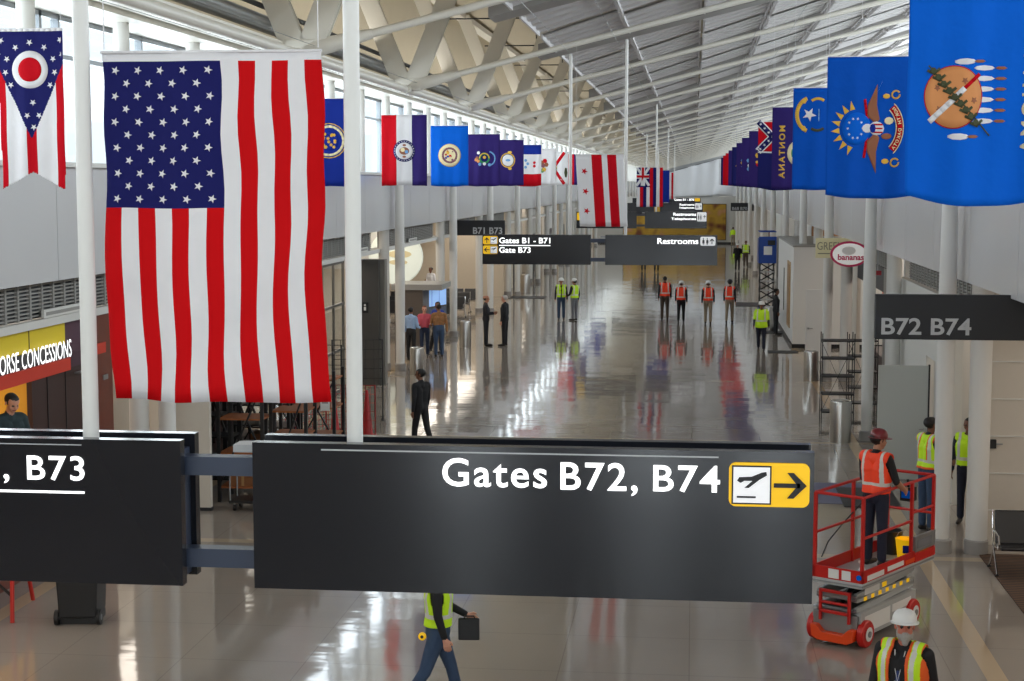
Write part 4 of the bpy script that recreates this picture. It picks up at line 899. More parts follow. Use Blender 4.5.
m.box(-.20, .22, -.90, -.86, .52, .55, RED).build('entry_ladder', LIFT, smooth=False, bevel=.006)
# folded scissor arms: pairs of long flat beams in layers, slightly crossed
for k, (z, tl) in enumerate(((.46, .03), (.55, -.03), (.64, .03), (.73, -.03))):
    m = MB()
    for x in (-.25, .25): m.bar((x, -.80, z - tl + .02), (x, .78, z + tl + .02), .045, .075, LG)
    m.tube([(-.27, -.80, z - tl + .02), (.27, -.80, z - tl + .02)], .028, GALV, 10).tube([(-.27, 0, z + .02), (.27, 0, z + .02)], .03, DARK, 10).tube([(-.27, .78, z + tl + .02), (.27, .78, z + tl + .02)], .028, GALV, 10)
    if k == 1:
        for q in range(7): m.box(.274, .277, -.62 + .2 * q, -.54 + .2 * q, z - .0, z + .05, YEL)
    if k == 2: m.box(.274, .277, -.6, -.2, z - .02, z + .06, HW).box(.274, .277, -.12, .0, z - .01, z + .05, YEL)
    m.build('scissor_arm', LIFT, smooth=False)
MB().tube([(-.12, -.5, .42), (-.10, .2, .72)], .035, DARK, 12).tube([(-.10, .0, .66), (-.1, .4, .8)], .022, CHROME, 12).build('hydraulic_cylinder', LIFT)
MB().box(-hw, hw, -hl, hl, .80, .87, LG).box(-hw - .004, hw + .004, -hl - .004, hl + .004, .82, .845, GALV).build('platform_deck', LIFT, smooth=False, bevel=.006)
for ch_ in LIFT.children:
    if ch_.name.split('.')[0] in ('chassis', 'wheel', 'front_tray', 'entry_ladder', 'scissor_arm', 'hydraulic_cylinder'): ch_.location.x -= .11
def decal(m, x, y0, y1, z0, z1, k): m.box(x - .003, x + .003, y0, y1, z0, z1, k)
m = MB(); TB = .15
m.box(-hw, hw, -hl, -hl + .02, .87, .87 + TB, RED).box(-hw, -hw + .02, -hl, hl, .87, .87 + TB, RED).box(hw - .02, hw, -hl, .55, .87, .87 + TB, RED).box(-hw, hw, hl - .02, hl, .87, .87 + TB, RED)
m.box(-.12, .02, -hl - .004, -hl, .885, 1.0, HW).box(.06, .18, -hl - .004, -hl, .885, 1.0, HW); m.prism(ngon(.29, .94, .035, 14), -hl - .008, -hl, FAZ)
decal(m, hw + .002, -.9, -.45, .885, .95, HW); decal(m, hw + .002, -.35, .1, .90, .96, HW); decal(m, hw + .002, .15, .5, .89, .94, ORAN)
m.build('toe_board', LIFT, smooth=False)
def post(x, y): MB().box(x - .02, x + .02, y - .02, y + .02, .87, 1.92, RED).build('rail_post', LIFT, smooth=False, bevel=.004)
for x, y in ((-hw + .02, -hl + .02), (hw - .02, -hl + .02), (-hw + .02, .0), (hw - .02, .35), (-hw + .02, hl - .02), (hw - .02, hl - .02)): post(x, y)
for z, nm in ((1.92, 'top_rail'), (1.42, 'mid_rail')):
    m = MB().tube([(-hw + .02, -hl + .02, z), (-hw + .02, hl - .02, z), (hw - .02, hl - .02, z), (hw - .02, -hl + .02, z), (-hw + .02, -hl + .02, z)], .02, RED, 8)
    if nm == 'mid_rail': m = MB().tube([(-hw + .02, -hl + .02, z), (-hw + .02, hl - .02, z)], .018, RED, 8).tube([(hw - .02, -hl + .02, z), (hw - .02, .35, z)], .018, RED, 8).tube([(hw - .02, .35, z + .1), (hw - .02, hl - .02, z + .1)], .018, RED, 8).tube([(-hw + .02, hl - .02, z), (hw - .02, hl - .02, z)], .018, RED, 8)
    m.build(nm, LIFT)
MB().box(hw - .03, hw + .01, .42, hl, 1.0, 1.2, GALV).box(hw - .03, hw + .012, .42, hl, .87, .98, RED).box(hw + .01, hw + .014, .48, .9, 1.04, 1.15, mat('panel_grey', rgb(120, 122, 128), .5)).build('extension_panel', LIFT, smooth=False, bevel=.005)
MB().box(.06, .22, .55, .7, 1.62, 1.80, BLACK).box(.08, .20, .545, .55, 1.66, 1.76, FAZ).tube([(.14, .62, 1.8), (.14, .60, 1.9)], .018, BLACK, 8).build('control_box', LIFT, bevel=.01)
MB().tube([(-.3, .2, 1.6), (-.32, -.3, 1.4), (-.3, -.7, 1.25), (-.28, -.9, 1.1)], .008, DARK, 6).build('cable', LIFT)
def on_lift(x, y, z): c, s_ = math.cos(R_(-32.5)), math.sin(R_(-32.5)); return (2.34 + x * c - y * s_, 20.36 + x * s_ + y * c, z)
sb = thing('spray_bottle', 'white and blue spray bottle standing on the scissor lift deck by the front post', 'bottle', on_lift(.22, -.80, .87))
MB().lathe([(.035, 0), (.045, .01), (.045, .11), (.03, .14), (.015, .16)], FAZ, 16).build('bottle', sb); MB().lathe([(.046, .10), (.040, .13), (.018, .17), (.014, .2)], HW, 16).build('neck', sb)
MB().box(-.045, .02, -.012, .012, .2, .235, HW).box(.0, .012, -.01, .01, .15, .2, HW).build('trigger', sb, bevel=.004)
yb = thing('yellow_bucket', 'yellow plastic bucket with a blue label on the lift deck', 'bucket', on_lift(.12, .62, .87))
MB().lathe([(.10, 0), (.13, .24), (.135, .25), (.12, .25), (.095, .02)], YEL, 24).build('bucket', yb); MB().box(-.05, .05, -.131, -.115, .08, .18, FRB).build('label', yb, smooth=False); MB().tube([(-.13, 0, .24), (-.09, -.02, .33), (0, -.03, .37), (.09, -.02, .33), (.13, 0, .24)], .004, GALV, 6).build('handle', yb)
yc = thing('yellow_box', 'yellow carton with a blue square beside the bucket on the lift', 'box', on_lift(.16, .88, .87), .1)
MB().box(-.14, .12, -.10, .10, 0, .2, YEL).box(-.05, .03, -.104, -.1, .04, .15, FRB).build('carton', yc, smooth=False, bevel=.004)
gb_ = thing('grey_bucket', 'dark grey bucket hanging by the rear rail of the scissor lift', 'bucket', on_lift(-.12, .72, .87))
MB().lathe([(.11, 0), (.14, .30), (.145, .31), (.13, .31), (.10, .02)], DARK, 24).build('bucket', gb_); MB().tube([(-.14, 0, .3), (0, -.05, .42), (.14, 0, .3)], .004, GALV, 6).build('handle', gb_)

# ------------------------------------------------------------------ left side: louvres, shop, wood, glass
def louvre(name, label, x, y0, y1, z0, z1, sgn=1):
    t = thing(name, label, 'vent', (x, y0, 0)); L = y1 - y0
    MB().box(-.06 * sgn if sgn > 0 else 0, 0 if sgn > 0 else .06, 0, L, z0, z1, DARK).build('backing', t, smooth=False)
    m = MB(); n = int((z1 - z0) / .055)
    for i in range(n): z = z0 + .03 + i * .055; m.box(0 if sgn > 0 else -.035, .035 if sgn > 0 else 0, 0, L, z, z + .022, LOUV)
    m.build('slats', t, smooth=False)
    m = MB()
    for q in np.arange(0, L, .42): m.box(0 if sgn > 0 else -.05, .05 if sgn > 0 else 0, q, q + .06, z0, z1, LOUV)
    m.build('mullions', t, smooth=False)
for k, (a, b) in enumerate(((14, 25.6), (26.9, 36.4), (36.6, 46.6), (48, 58), (59.5, 69.5), (70.5, 80))):
    louvre('louvre_grille', 'grey louvre grille under the left wall panels, ' + ['nearest the camera above the shop', 'second from the camera, behind the flag', 'third, beside the glass shopfront', 'fourth, past the dark pillar', 'fifth, beyond the men in suits', 'sixth, farthest'][k], -9.5, a, b, 3.74, 4.33)
struct(MB().box(-9.75, -9.42, -10, YEND, 3.60, 3.72, WHITE).build('trim_3', smooth=False))
for k, y in enumerate((22.3, 33.5, 44.2, 52.5)): tag(MB().box(-9.42, -9.38, y, y + 1.5, 3.735, 3.86, WHITE).box(-9.379, -9.375, y + .08, y + 1.42, 3.77, 3.82, LOUV).build('air_diffuser', smooth=False), 'white slot air diffuser on the ledge under the ' + ['nearest', 'second', 'third', 'fourth'][k] + ' left louvre grille', 'vent')
WOOD = mat('red_wood', rgb(104, 42, 22), .45, noise=.2, nscale=5); DWOOD = mat('dark_brown_panel', rgb(52, 24, 18), .5, noise=.15, nscale=3)
YW = mat('shop_yellow', rgb(222, 196, 20), .5); YO = mat('shop_amber_wall', rgb(226, 168, 50), .6); REDB = mat('shop_red_band', rgb(206, 50, 24), .45)
sh = thing('shop_front', 'shop front with yellow panel, white slanted letters and a red band at the left edge', 'shop front', (-9.6, 0, 0))
MB().box(-.06, 0, 12, 23.6, 3.05, 3.58, YW).box(-.0, .006, 22.24, 22.26, 3.05, 3.58, DARK).build('yellow_panel', sh, smooth=False)
MB().box(-.04, .10, 12, 23.55, 2.84, 3.03, REDB).build('red_band', sh, smooth=False)
MB().box(.0, .05, 12, 23.66, 3.03, 3.24, DARK).build('letter_shadow_strip', sh, smooth=False)  # dark strip stands in for the shadow behind the letters
m = MB(); text_into(m, 'HORSE CONCESSIONS', (20.85, 23.62, 3.04, 3.31), TXT, lambda a, b: (.09, a, b), .0); m.build('lettering', sh, smooth=False)
MB().box(-.10, -.02, 22.35, 24.6, 0, 2.84, DWOOD).box(-.02, -.01, 22.9, 22.92, 0, 2.84, BLACK).box(-.02, -.01, 23.6, 23.62, 0, 2.84, BLACK).build('side_panel', sh, smooth=False)
MB().box(-.08, -.02, 23.6, 24.6, 2.84, 3.6, mat('plum_panel', rgb(78, 44, 62), .5)).build('corner_panel', sh, smooth=False)
MB().box(-.5, .05, 12, 22.35, 0, 1.0, WOOD).box(-.55, .1, 12, 22.35, 1.0, 1.05, DARK).build('counter', sh, smooth=False)
MB().box(-2.6, -2.5, 12, 22.4, 0, 3.6, YO).box(-2.5, -.1, 22.4, 22.45, 0, 2.84, YO).build('back_wall', sh, smooth=False)
ns = thing('letter_sign', 'grey metal letters NE beside the shop front, E with a red face', 'sign', (-9.42, 23.74, 2.78))
m = MB(); text_into(m, 'N', (0, .2, 0, .36), TXTG, lambda a, b: (0.03, a, b), .0); m.build('letter', ns, smooth=False)
m = MB(); text_into(m, 'E', (.27, .45, 0, .36), FR, lambda a, b: (0.03, a, b), .0); m.build('letter', ns, smooth=False); MB().box(-.10, .01, .0, .5, -.02, .0, GALV).build('bracket', ns, smooth=False)
pl = thing('wood_pillar', 'red-brown wooden pillar between the shop front and the first left columns', 'pillar', (-9.6, 24.7, 0))
MB().box(-.2, .05, 0, .75, 0, 3.6, WOOD).build('pillar', pl, smooth=False); MB().box(.05, .08, .0, .4, 2.95, 3.12, REDB).build('red_band', pl, smooth=False); MB().box(.05, .07, .3, .5, 2.5, 2.58, GALV).build('latch', pl, smooth=False)
ww = thing('partition_panel', 'cream partition panel beside the first left columns, edge on to the dark racks', 'partition', (-9.1, 26.75, 0))
MB().box(-.45, .78, 0, .12, 0, 2.95, CREAM).build('panel', ww, smooth=False); MB().box(-.46, .79, -.01, .13, 0, .06, DARK).build('base_strip', ww, smooth=False); MB().box(.05, .35, -.03, 0, 1.94, 2.02, LOUV).build('vent', ww, smooth=False)
# warm lamps in the side soffits
WARM = (1, .78, .5)
# dark racks
random.seed(11)
SHELF = mat('shelf_brown', rgb(148, 84, 40), .6, noise=.25, nscale=7)
def rack(label, x, y, w, d, h, n, rz=0, frame=BLACK, boards=SHELF, pw=.03, name='storage_rack'):
    t = thing(name, label, 'rack', (x, y, 0), rz)
    for a in (-w / 2, w / 2):
        for b in (-d / 2, d / 2): MB().box(a - pw, a + pw, b - pw, b + pw, .0, h, frame).build('post', t, smooth=False)
    for k in range(n):
        z = .25 + (h - .45) * k / max(1, n - 1); MB().box(-w / 2, w / 2, -d / 2, d / 2, z, z + .03, boards).build('shelf', t, smooth=False)
    m = MB(); m.bar((-w / 2, -d / 2, .3), (w / 2, -d / 2, h - .2), pw, pw, frame); m.bar((w / 2, d / 2, .3), (-w / 2, d / 2, h - .2), pw, pw, frame); m.build('brace', t, smooth=False)
    return t
rack('black metal rack with brown shelves right of the cream partition', -8.0, 27.9, .8, .7, 2.3, 4)
rack('black metal rack with brown shelves, middle of the three under the big flag', -7.25, 28.4, .65, .7, 2.2, 5)
rack('black metal rack with brown shelves, right one of the three under the big flag', -7.3, 30.4, .9, .8, 2.1, 4)
rack('dark shelving frame behind the black racks, lower shelves filled', -8.6, 31.8, 1.1, .8, 2.4, 5, boards=DWOOD)
for k, (x, y, z, sx, sy, sz) in enumerate(((-8.0, 27.85, .28, .5, .4, .3), (-7.25, 28.4, .28, .4, .4, .25), (-7.3, 30.4, .28, .5, .5, .35), (-8.6, 31.8, .28, .7, .5, .32))):
    b = MB().box(-sx / 2, sx / 2, -sy / 2, sy / 2, 0, sz, mat('cardboard', rgb(132, 84, 48), .8, noise=.1)).box(-.025, .025, -sy / 2 - .002, sy / 2 + .002, -.0, sz + .002, mat('tape', rgb(170, 130, 80), .4)).build('cardboard_box', loc=(x, y, z), smooth=False)
    tag(b, ['brown box on the lowest shelf of the rack by the cream partition', 'brown box on the lowest shelf of the middle black rack', 'brown box on the lowest shelf of the right black rack', 'brown box on the dark shelving frame behind'][k], 'box')
tag(MB().box(-.09, .09, -.004, .004, -.12, .12, HW).box(-.06, .06, -.006, -.003, .02, .08, LOUV).build('paper_notice', loc=(-7.02, 29.97, 1.45), smooth=False), 'small white paper notice fixed to the right black rack', 'notice')
dsf = thing('dark_storefront', 'unlit storefront, dark interior painted black, with upright bars behind the racks on the left', 'shop front', (-9.55, 27.2, 0))
MB().box(-.3, 0, 0, 5.6, 0, 3.58, BLACK).build('dark_interior_panel', dsf, smooth=False)  # black panel paints the darkness of the unlit interior
m = MB()
for q in range(14): m.box(.0, .05, .1 + .4 * q, .16 + .4 * q, 0, 3.4, DWOOD)
m.build('upright_bars', dsf, smooth=False); MB().box(0, .4, 0, 5.6, .0, .5, DWOOD).build('low_bench', dsf, smooth=False)
rack('dense black metal rack close behind the cream partition', -8.75, 28.6, .7, .6, 2.4, 6, boards=BLACK, pw=.04)
rack('dense black metal rack beside the unlit storefront, farther one', -8.55, 30.1, .8, .6, 2.4, 6, boards=BLACK, pw=.04)
fl = thing('flatbed_cart', 'low dark flatbed cart parked before the black racks', 'cart', (-7.55, 27.0, 0))
MB().box(-.45, .45, -.25, .25, .14, .19, BLACK).build('deck', fl, bevel=.01, smooth=False)
for x in (-.36, .36):
    for y in (-.18, .18): MB().lathe([(.03, -.02), (.055, -.02), (.055, .02), (.03, .02)], BLACK, 14, ax='x').box(-.012, .012, -.02, .02, .0, .09, GALV).build('caster', fl, loc=(x, y, .056))
MB().tube([(-.43, -.22, .19), (-.43, -.22, .9), (-.43, .22, .9), (-.43, .22, .19)], .014, GALV, 8).build('push_handle', fl)
# cage fence and cones
def cage(label, x, y, w, h, k, z0=.08, rz=0, name='wire_fence_panel', nx=8, nz=6):
    t = thing(name, label, 'fence', (x, y, 0), rz)
    MB().tube([(-w / 2, 0, z0), (w / 2, 0, z0), (w / 2, 0, h), (-w / 2, 0, h)], .02, k, 8, closed=True).build('frame', t)
    m = MB()
    for i in range(1, nx): a = -w / 2 + w * i / nx; m.tube([(a, 0, z0), (a, 0, h)], .007, k, 5)
    for i in range(1, nz): b = z0 + (h - z0) * i / nz; m.tube([(-w / 2, 0, b), (w / 2, 0, b)], .007, k, 5)
    m.build('mesh', t)
    for a in (-w / 2, w / 2): MB().box(a - .03, a + .03, -.2, .2, 0, .03, k).box(a - .018, a + .018, -.018, .018, .03, z0 + .03, k).build('foot', t, smooth=False)
DR = mat('fence_red', rgb(150, 26, 24), .5)
cage('red wire fence panel behind the sign pole, nearer one', -7.5, 34.5, 1.1, 1.25, DR, nx=10)
cage('red wire fence panel turned lengthwise beside the left cone', -8.3, 33.6, 1.6, 1.0, DR, rz=R_(65), nx=14)
cage('tall black wire cage panel behind the red fence, left', -8.75, 36.3, 1.3, 1.95, DARK, nx=6, nz=8)
cage('tall black wire cage panel behind the red fence, right', -8.0, 37.6, 1.2, 1.95, DARK, nx=6, nz=8, rz=.2)
def cone(label, x, y, h):
    t = thing('safety_cone', label, 'cone', (x, y, 0)); CR = mat('cone_red', rgb(170, 16, 20), .5)
    MB().box(-.19, .19, -.19, .19, 0, .035, CR).build('base', t, bevel=.01, smooth=False); MB().lathe([(.15, .035), (.13, .06), (.03, h - .02), (.025, h), (.001, h)], CR, 20).build('cone', t)
cone('tall narrow red safety cone right of the sign pole', -7.28, 35.2, 1.05); cone('short red safety cone left of the sign pole', -7.72, 33.9, .95)
# glass shopfront and dark pillar
FRM = mat('shop_frame', rgb(120, 116, 110), .4, .5)
gf = thing('glass_shopfront', 'grey framed glass shopfront seen right of the large flag', 'shop front', (-9.6, 33, 0))
m = MB()
for y in (0, 2.2, 4.4, 6.6, 7.9, 9.2, 10.4): m.box(-.06, .0, y, y + .07, 0, 3.58, FRM)
for z in (0, 1.1, 2.35, 3.5): m.box(-.06, .0, 0, 10.5, z, z + .07, FRM)
m.build('frame', gf, smooth=False); MB().box(-.035, -.03, 0, 10.4, .05, 3.5, GLASS).build('pane', gf, smooth=False)
MB().box(-2.5, -2.4, -1, 12, 0, 3.9, CREAM).box(-2.4, -.2, 3.2, 3.3, 0, 3, BEIGE).box(-2.4, -.3, 8.0, 8.1, 0, 3.4, FRM).build('inner_wall', gf, smooth=False)
dp = thing('dark_pillar', 'dark grey square pillar with a small white restroom pictogram before the left columns', 'pillar', (-8.95, 44.3, 0))
GP = mat('pillar_grey', rgb(74, 72, 70), .35, noise=.05); MB().box(-.36, .16, 0, .5, 0, 3.55, GP).box(.161, .3, .15, .5, 0, 3.55, mat('pillar_trim', rgb(120, 116, 110), .35)).build('pillar', dp, smooth=False)
MB().box(-.34, -.14, -.02, 0, 2.05, 2.35, BLACK).lathe([(.03, -.024), (.03, -.02)], HW, 10, c=(-.24, 0, 2.27), ax='y').box(-.27, -.21, -.024, -.02, 2.12, 2.22, HW).build('pictogram_plate', dp, smooth=False)
# waste bins
def bin_(label, x, y, h=.88, r=.22, lid=False):
    t = thing('waste_bin', label, 'bin', (x, y, 0))
    MB().lathe([(r, 0), (r, h - .03), (r - .01, h)], STEEL, 28).build('body', t); MB().lathe([(r - .012, h - .004), (r - .012, h + .006), (r - .06, h + .012), (r - .06, h - .1), (.001, h - .1)], CHROME if not lid else DARK, 28).build('rim', t)
bin_('tall round brushed steel waste bin before the shelf rack on the right', 3.27, 35.6, .92, .235)
bin_('round brushed steel waste bin beside the white door on the right', 3.42, 46.7, .86, .21)
bin_('round steel waste bin in front of the man in the pale blue shirt', -8.15, 46.8, .82, .21)
bin_('round steel waste bin left of the men in suits', -7.85, 54.9, .92, .2)
bin_('distant round steel waste bin near the left wall beyond the suits', -8.7, 83, .95, .26)
bin_('round steel waste bin beside the person in the dark jacket', 2.95, 62.4, .95, .2)
# left middle area: kiosk, screens, oval sign, wall, seats
kq = thing('service_counter', 'brown and grey service counter behind the group of people on the left', 'counter', (-9.75, 55.5, 0))
MB().box(-.7, .3, 0, 1.6, 0, 1.95, mat('kiosk_brown', rgb(92, 82, 74), .5)).build('side_panel', kq, smooth=False); MB().box(-.8, 1.0, -.1, 2.0, 1.95, 2.15, LOUV).build('canopy', kq, smooth=False)
fs = thing('flight_screens', 'bank of pale blue information screens beside the service counter', 'screen', (-9.3, 57.4, 0), R_(72))
MB().box(-.9, .9, 0, .12, .5, 1.95, GP).box(-.06, .06, 0, .1, 0, .5, GP).build('cabinet', fs, smooth=False)
for k in range(3):
    MB().box(-.85 + .58 * k, -.32 + .58 * k, -.012, 0, 1.25, 1.88, mat('screen_blue', rgb(140, 176, 226), .3, emis=.5)).build('screen', fs, smooth=False); MB().box(-.85 + .58 * k, -.32 + .58 * k, -.012, 0, .56, 1.18, mat('screen_dim', rgb(96, 106, 124), .3)).build('screen', fs, smooth=False)
ov = thing('oval_sign', 'large pale oval sign above the service counter with faint yellow marks', 'sign', (-11.05, 59, 2.95))
MB().lathe([(.001, -.05), (1.0, -.05), (1.03, -.03), (1.03, .03), (1.0, .05), (.001, .05)], mat('oval_face', rgb(226, 232, 220), .4, emis=.25), 40, ax='y').build('face', ov, ang=30)
MB().prism(ngon(.15, .1, .45, 20, .14), -.06, -.05, CRE).prism(ngon(.1, -.2, .35, 20, .1), -.06, -.05, CRE).build('marks', ov, smooth=False); MB().box(-.03, .03, -.03, .03, 1.0, 1.42, GALV).build('hanger', ov, smooth=False)
struct(MB().box(-16, -9.5, 80, 80.3, 0, 4.34, BEIGE).build('wall_cross_1', smooth=False)); struct(MB().box(-16, -10.6, 60.5, 60.7, 2.4, 4.34, WHITE).build('wall_cross_2', smooth=False))
# bench seating
LEATH = mat('black_leather', rgb(22, 22, 26), .35)
def bench(label, x, y, rz, n=4, name='bench_seat', arms=True, group=None):
    t = thing(name, label, 'bench', (x, y, 0), rz, group)
    MB().bar((0, 0, .34), (n * .6, 0, .34), .06, .05, CHROME).build('beam', t, smooth=False)
    for k in range(n):
        x0 = .6 * k + .03
        MB().prism([(.02, .42), (.02, .37), (-.46, .41), (-.48, .44), (-.46, .47)], x0, x0 + .54, LEATH, 'yz').build('seat', t, smooth=False, bevel=.012)
        MB().prism([(.0, .42), (.06, .42), (.17, .88), (.13, .90), (.10, .88)], x0, x0 + .54, LEATH, 'yz').build('backrest', t, smooth=False, bevel=.012)
    for xx in (0, n * .6) if n < 4 else (0, n * .3, n * .6):
        MB().tube([(xx, .14, .9), (xx, .05, .45), (xx, -.02, .34), (xx, -.34, .03)], .016, CHROME, 8).tube([(xx, -.02, .34), (xx, .28, .03)], .016, CHROME, 8).lathe([(.03, 0), (.03, .03)], BLACK, 10, c=(xx, -.34, 0)).lathe([(.03, 0), (.03, .03)], BLACK, 10, c=(xx, .28, 0)).build('leg', t)
        MB().tube([(xx, .08, .62), (xx, -.1, .63), (xx, -.38, .60), (xx, -.42, .5), (xx, -.36, .42)], .016, CHROME, 8).build('armrest', t)
bench('black leather bench with chrome legs on the striped carpet at the right edge', 4.44, 23.8, R_(0), 3)
for k, (x, y, rz) in enumerate(((-13.2, 64.5, 0), (-13.2, 67, 0), (-13.4, 70, 0), (-13.4, 72.3, 0))):
    bench('black bench row in the left waiting area, ' + ['nearest row', 'second row', 'third row', 'farthest row'][k], x, y, rz, 6)
# wheeled bin and red trestle, bottom left
wb = thing('wheeled_bin', 'black wheeled rubbish bin standing under the left sign panel', 'bin', (-7.9, 19.75, 0), R_(8))
MB().prism([(-.24, .10), (.24, .10), (.29, 1.0), (-.29, 1.0)], -.28, .28, BLACK).build('body', wb, smooth=False, bevel=.02); MB().box(-.31, .31, -.33, .31, 1.0, 1.05, BLACK).build('lid', wb, smooth=False, bevel=.02)
for x in (-.27, .27): MB().lathe([(.02, -.025), (.10, -.025), (.10, .025), (.02, .025)], BLACK, 20, ax='x').lathe([(.001, -.03), (.04, -.03), (.04, .03), (.001, .03)], GALV, 12, ax='x').build('wheel', wb, loc=(x, -.22, .10))
MB().tube([(-.27, -.22, .10), (.27, -.22, .10)], .012, GALV, 8).box(-.24, .24, -.2, .26, 0, .10, BLACK).build('axle', wb)
tr = thing('red_trestle', 'red tubular trestle with black curved braces at the lower left edge', 'trestle', (-9.15, 19.9, 0), R_(10))
TR = mat('trestle_red', rgb(196, 44, 30), .4)
for (a, b) in (((.32, -.45), (.30, -.25)), ((.32, .7), (.22, .45)), ((-.4, -.45), (-.38, -.25)), ((-.4, .7), (-.3, .45))):
    MB().tube([(a[0], a[1], 0), (b[0], b[1], 1.13)], .028, TR, 10).build('leg', tr)
MB().box(-.36, .30, -.26, .46, 1.145, 1.17, SHELF).build('deck_board', tr, smooth=False); MB().tube([(-.38, -.25, 1.12), (.30, -.25, 1.12), (.22, .45, 1.12), (-.3, .45, 1.12)], .025, TR, 8, closed=True).build('top_frame', tr)
for s_ in (-.25, .45): MB().tube([(.29, s_ + (-.12 if s_ < 0 else .12), .35), (.05, s_, .52), (-.1, s_, .55), (-.36, s_ + (-.12 if s_ < 0 else .12), .35)], .02, BLACK, 8).build('brace', tr)

# ------------------------------------------------------------------ right side
GW0 = mat('side_wall_pale', rgb(206, 206, 204), .5)
struct(MB().box(4.62, 9.6, 25.6, 25.8, 0, 4.24, CREAM).build('wall_cross_3', smooth=False))
m = MB()
for z in (.55, 1.14, 1.73, 2.32, 2.91, 3.5): m.box(4.62, 9.6, 25.585, 25.6, z, z + .018, WHITE)
struct(m.build('trim_4', smooth=False))
tag(MB().box(-.1, .1, -.06, 0, -.07, .07, BLACK).box(.1, .2, -.04, -.02, -.01, .01, GALV).build('wall_device', loc=(4.66, 25.58, 1.62), smooth=False), 'small black device with a lever on the cream wall panel at the right', 'device')
struct(MB().box(4.62, 4.76, 28.8, 31.2, 0, 3.6, WHITE).box(4.62, 4.76, 32.3, 36.8, 0, 3.6, WHITE).box(4.62, 4.76, 31.2, 32.3, 2.3, 3.6, WHITE).build('wall_service', smooth=False))
louvre('louvre_grille', 'grey louvre grille under the right wall panels above the open door', 4.66, 26.9, 35.2, 3.66, 4.22, -1)
louvre('louvre_grille', 'grey louvre grille under the right wall panels, farther one', 4.66, 37.4, 46, 3.66, 4.22, -1)
dl = thing('open_door', 'pale grey door leaf standing open toward the hall before the first right columns', 'door', (4.50, 31.1, 0))
MB().box(-.94, 0, 0, .05, .01, 2.22, mat('door_grey', rgb(196, 198, 192), .5)).build('leaf', dl, smooth=False, bevel=.004); MB().box(.0, .03, -.01, .06, .01, 2.24, DARK).build('edge_strip', dl, smooth=False); MB().tube([(-.06, -.04, 1.0), (-.16, -.04, 1.0)], .01, CHROME, 8).lathe([(.025, -.02), (.025, 0)], CHROME, 12, c=(-.06, 0, 1.0), ax='y').build('handle', dl)
tag(MB().box(-.08, .08, -.03, .03, -.05, .05, mat('exit_red', rgb(150, 24, 36), .4)).box(-.01, .01, -.01, .01, .05, .5, GALV).build('exit_light', loc=(4.12, 36.6, 3.69), smooth=False), 'small red illuminated box hanging behind the second right column', 'light')
tag(MB().box(-.05, .0, -.06, .06, -.09, .09, FRD).build('fire_alarm', loc=(4.62, 29.4, 1.9), smooth=False), 'small red fire alarm box on the white service wall at the right', 'alarm')
struct(MB().box(4.76, 9.6, 36.9, 37.1, 0, 4.24, GW0).build('wall_cross_4', smooth=False))
# shop beyond: dark interior, orange lit
sp = thing('dark_shop', 'dark shop interior with brown panels and orange light beyond the second right column', 'shop front', (4.7, 38, 0))
MB().box(0, .1, 0, 2.4, 0, 3.6, mat('pillar_trim', rgb(120, 116, 110), .35)).box(0, .1, 8.8, 12, 0, 3.6, CREAM).build('side_wall', sp, smooth=False); MB().box(2.6, 2.7, 0, 12, 0, 3.6, WOOD).build('back_wall', sp, smooth=False); MB().box(.3, .8, 3.2, 8, 0, 1.1, DWOOD).build('counter', sp, smooth=False); MB().box(.0, .06, 2.4, 8.8, 3.0, 3.6, DARK).build('header', sp, smooth=False)
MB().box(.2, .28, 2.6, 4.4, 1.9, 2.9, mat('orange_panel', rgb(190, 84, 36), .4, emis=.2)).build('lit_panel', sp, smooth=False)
rack('open wire shelf rack behind the tall steel bin on the right', 3.45, 38.6, .75, .5, 2.15, 5, frame=DARK, boards=DARK, pw=.011, name='wire_rack')
rack('second wire shelf rack close to the wall behind the first one', 4.2, 40.2, .7, .5, 2.0, 5, frame=DARK, boards=DARK, pw=.011, name='wire_rack')
os_ = thing('oval_shop_sign', 'white oval sign with a pink rim and the pink word bananas', 'sign', (3.62, 38, 4.05))
MB().prism(ngon(0, 0, .44, 40, .30), -.05, .05, mat('sign_pink', rgb(196, 28, 84), .4)).build('rim', os_, smooth=False); MB().prism(ngon(0, 0, .39, 40, .25), -.056, .056, mat('sign_cream', rgb(244, 240, 236), .4, emis=.15)).build('face', os_, smooth=False)
m = MB(); text_into(m, 'bananas', (-.27, .33, -.14, -.0), MATS['sign_pink'], fn_front(-.062), .03); m.build('lettering', os_, smooth=False); m = MB(); m.prism(ngon(-.02, .08, .16, 16, .1), -.06, -.055, mat('drawing_grey', rgb(232, 226, 220), .5)); m.build('drawing', os_, smooth=False)
MB().bar((.38, 0, .18), (.5, 0, .27), .03, .03, GALV).build('bracket', os_, smooth=False)
gs = thing('square_shop_sign', 'cream rectangular sign with grey capitals GREEN LEAF behind the oval one', 'sign', (3.94, 46, 3.92 - .04))
MB().box(-.50, .50, -.05, .05, -.29, .27, mat('sign_sand', rgb(214, 206, 164), .5, emis=.1)).build('panel', gs, smooth=False); MB().box(-.44, .44, -.056, -.05, -.18, -.15, mat('sign_letter_grey', rgb(140, 136, 118), .5)).build('underline', gs, smooth=False)
m = MB(); text_into(m, 'GREEN L', (-.46, .46, -.06, .16), mat('sign_letter_grey', rgb(120, 116, 104), .5), fn_front(-.058), .0); m.build('lettering', gs, smooth=False); MB().box(.30, .34, -.02, .02, .27, .36, GALV).build('hanger', gs, smooth=False)
gs['label'] = 'cream rectangular sign with thin grey capitals behind the pink-rimmed oval one'
wd = thing('white_door', 'plain white door panel with a lever handle beside the white kiosk', 'door', (3.88, 52, 0))
